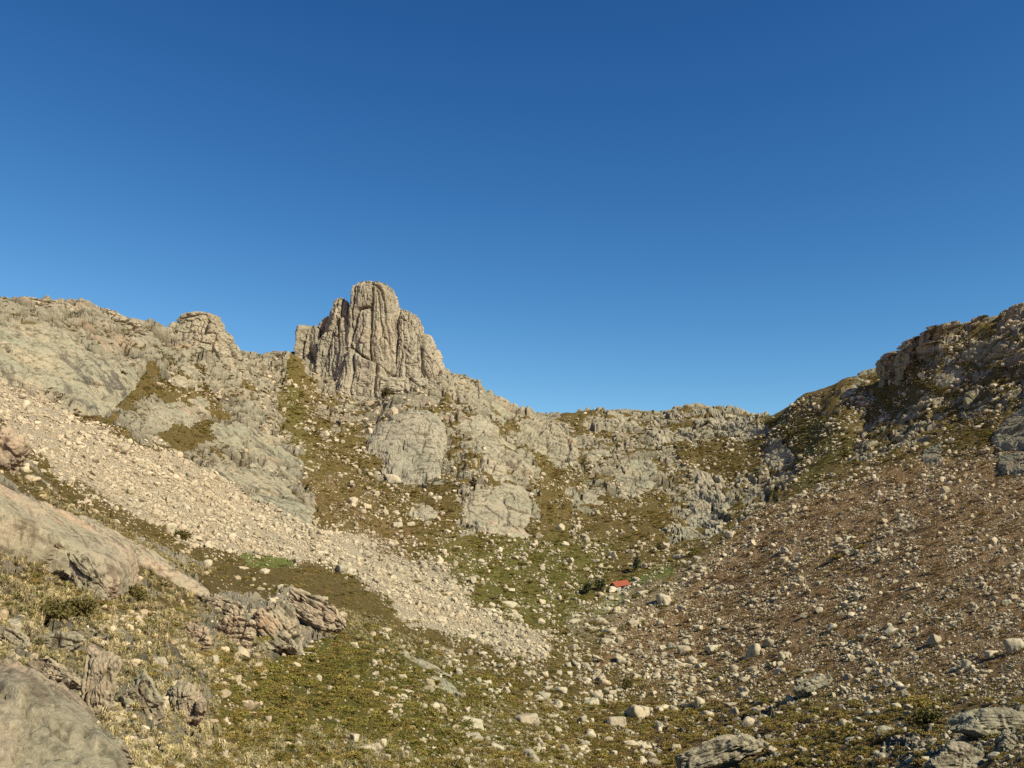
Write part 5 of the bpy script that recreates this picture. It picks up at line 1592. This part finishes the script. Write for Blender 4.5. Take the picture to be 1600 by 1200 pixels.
# ------------------------------------------------------------------ the mountain hut
def flat_mat(name, a, b_, sc=2.0, rough=0.9):
    m, nt, b = new_mat(name, rough)
    t = NT(nt)
    nt.links.new(t.mix(t.noise(sc, 4, 0.7), a, b_), b.inputs["Base Color"])
    return m
M_ROOF = flat_mat("red_roof_tiles", (0.23, 0.058, 0.034), (0.37, 0.115, 0.064), 1.5)
M_STONE = flat_mat("hut_stone", (0.30, 0.27, 0.21), (0.66, 0.61, 0.51), 2.0)
M_DARK = flat_mat("door_wood", (0.03, 0.022, 0.015), (0.06, 0.045, 0.03), 3.0)
M_MORTAR = flat_mat("wall_core", (0.16, 0.14, 0.10), (0.26, 0.23, 0.17), 2.0)

def box(V, Fc, x0, x1, y0, y1, z0, z1):
    i = len(V)
    V += [(x0, y0, z0), (x1, y0, z0), (x1, y1, z0), (x0, y1, z0), (x0, y0, z1), (x1, y0, z1), (x1, y1, z1), (x0, y1, z1)]
    Fc += [tuple(i + k for k in f) for f in ((3, 2, 1, 0), (4, 5, 6, 7), (0, 1, 5, 4), (1, 2, 6, 5), (2, 3, 7, 6), (3, 0, 4, 7))]

def part(name, V, Fc, mat, parent, **kw):
    me = bpy.data.meshes.new(name)
    me.from_pydata([tuple(v) for v in V], [], Fc); me.update()
    me.materials.append(mat)
    return link(name, me, parent, **kw)

hp = land_point([969], [919])[0]
hz = float(ground_z([hp[0]], [hp[1]])[0])
hut = thing("stone_hut", (hp[0], hp[1], hz - 0.3), "small stone hut with a low red tiled roof on the valley floor", "hut", None, math.radians(24))
r = np.random.default_rng(77)
V = []; Fc = []
W2, D2, HF, HB = 2.7, 2.0, 1.5, 2.0
box(V, Fc, -W2, -0.75, -D2, -D2 + 0.5, 0, HF); box(V, Fc, 0.25, W2, -D2, -D2 + 0.5, 0, HF); box(V, Fc, -0.75, 0.25, -D2 + 0.002, -D2 + 0.498, 1.25, HF - 0.003)
box(V, Fc, -W2 + 0.003, -W2 + 0.5, -D2 + 0.5, D2, 0, HF + 0.1); box(V, Fc, W2 - 0.5, W2 - 0.003, -D2 + 0.5, D2, 0, HF + 0.1); box(V, Fc, -W2 + 0.5, W2 - 0.5, D2 - 0.5, D2, 0, HF + 0.1)
wall = part("wall", V, Fc, M_MORTAR, hut)
V = []; Fc = []
def stones_on(V, Fc, x0, x1, y, z0, z1, depth, r, axis=0, skip=None):
    z = z0
    while z < z1 - 0.08:
        hh = r.uniform(0.22, 0.42); x = x0
        while x < x1 - 0.1:
            ww = min(r.uniform(0.3, 0.8), x1 - x)
            a, b = x + 0.02, x + ww - 0.02
            if not (skip and a < skip[1] and b > skip[0] and z < skip[2]):
                p = depth * r.uniform(0.6, 1.3)
                if axis == 0:
                    box(V, Fc, a, b, y - p, y + 0.05, z + 0.02, min(z + hh, z1) - 0.02)
                else:
                    box(V, Fc, y - p, y + 0.05, a, b, z + 0.02, min(z + hh, z1) - 0.02)
            x += ww
        z += hh
stones_on(V, Fc, -W2, W2, -D2, 0, HF, 0.12, r, 0, (-0.75, 0.25, 1.25)); stones_on(V, Fc, -D2, D2, -W2, 0, HF, 0.12, r, 1)
part("wall_stones", V, Fc, M_STONE, hut, kind="stuff")
V = []; Fc = []
box(V, Fc, -0.72, 0.22, -D2 + 0.25, -D2 + 0.32, 0, 1.24)
door = part("door", V, Fc, M_DARK, hut)
# gable roof: two slopes of tile courses, ridge along x
def slope(y0, z0, y1, z1, x0, x1):
    V = []; Fc = []
    n = 9
    for k in range(n):
        a, b = k / n, (k + 1) / n + 0.02
        ya, za, yb, zb = y0 + (y1 - y0) * a, z0 + (z1 - z0) * a, y0 + (y1 - y0) * b, z0 + (z1 - z0) * b
        i = len(V)
        lift = 0.06
        V += [(x0, ya, za + lift), (x1, ya, za + lift), (x1, yb, zb), (x0, yb, zb), (x0, ya, za - 0.04), (x1, ya, za - 0.04), (x1, yb, zb - 0.05), (x0, yb, zb - 0.05)]
        Fc += [tuple(i + q for q in f) for f in ((0, 1, 2, 3), (7, 6, 5, 4), (4, 5, 1, 0), (5, 6, 2, 1), (6, 7, 3, 2), (7, 4, 0, 3))]
    return V, Fc
RZ = HF + 1.5
for (ya, za, yb, zb) in ((-D2 - 0.45, HF - 0.12, 0.3, RZ), (D2 + 0.35, HF + 0.12, 0.3, RZ)):
    part("roof", *slope(ya, za, yb, zb, -W2 - 0.35, W2 + 0.25), M_ROOF, hut)
V = []; Fc = []
for sx in (-W2 + 0.25, W2 - 0.25):
    i = len(V)
    V += [(sx - 0.2, -D2, HF), (sx - 0.2, D2, HF + 0.1), (sx - 0.2, 0.3, RZ - 0.1), (sx + 0.2, -D2, HF), (sx + 0.2, D2, HF + 0.1), (sx + 0.2, 0.3, RZ - 0.1)]
    Fc += [(i, i + 1, i + 2), (i + 5, i + 4, i + 3), (i, i + 3, i + 4, i + 1), (i + 1, i + 4, i + 5, i + 2), (i + 2, i + 5, i + 3, i)]
part("gable", V, Fc, M_MORTAR, hut)

for ch in hut.children:                       # the roof and the tops of the walls climb with the slope
    for v in ch.data.vertices:
        if v.co.z > HF - 0.35:
            v.co.z += 0.14 * v.co.x

# the tumbled dry stone walls by the hut: each a thing, stones piled in courses
def dry_wall(pts, hgt, label, seed):
    r = np.random.default_rng(seed)
    P = land_point([p[0] for p in pts], [p[1] for p in pts])
    org = P.mean(0); oz = float(ground_z([org[0]], [org[1]])[0])
    root = thing("dry_stone_wall", (org[0], org[1], oz), label, "stone wall")
    for a, b in zip(P[:-1], P[1:]):
        n = max(2, int(np.linalg.norm((b - a)[:2]) / 0.7))
        for k in range(n):
            q = a + (b - a) * (k + 0.5) / n
            for lay in range(r.integers(1, 4)):
                s = r.uniform(0.35, 0.75)
                o = link("stone", WALLROCKS[int(r.integers(len(WALLROCKS)))], root)
                zz = float(ground_z([q[0]], [q[1]])[0])
                o.location = (q[0] - org[0] + r.normal() * 0.2, q[1] - org[1] + r.normal() * 0.25, zz - oz + 0.2 + lay * hgt * 0.33)
                o.rotation_euler = (r.uniform(-.4, .4), r.uniform(-.4, .4), r.uniform(0, 6.28))
                o.scale = (s, s * r.uniform(0.6, 0.9), s * r.uniform(0.45, 0.75))
WALLROCKS = [rock_mesh("wall_stone", 60 + k, 2, 9, 16, 0.08, M_STONE) for k in range(4)]
dry_wall([(962, 922), (972, 925), (984, 920)], 1.0, "low pile of white stones in front of the red roofed hut", 5)
dry_wall([(984, 918), (992, 912), (999, 906)], 1.2, "tumbled wall of white stones running uphill from the hut", 6)
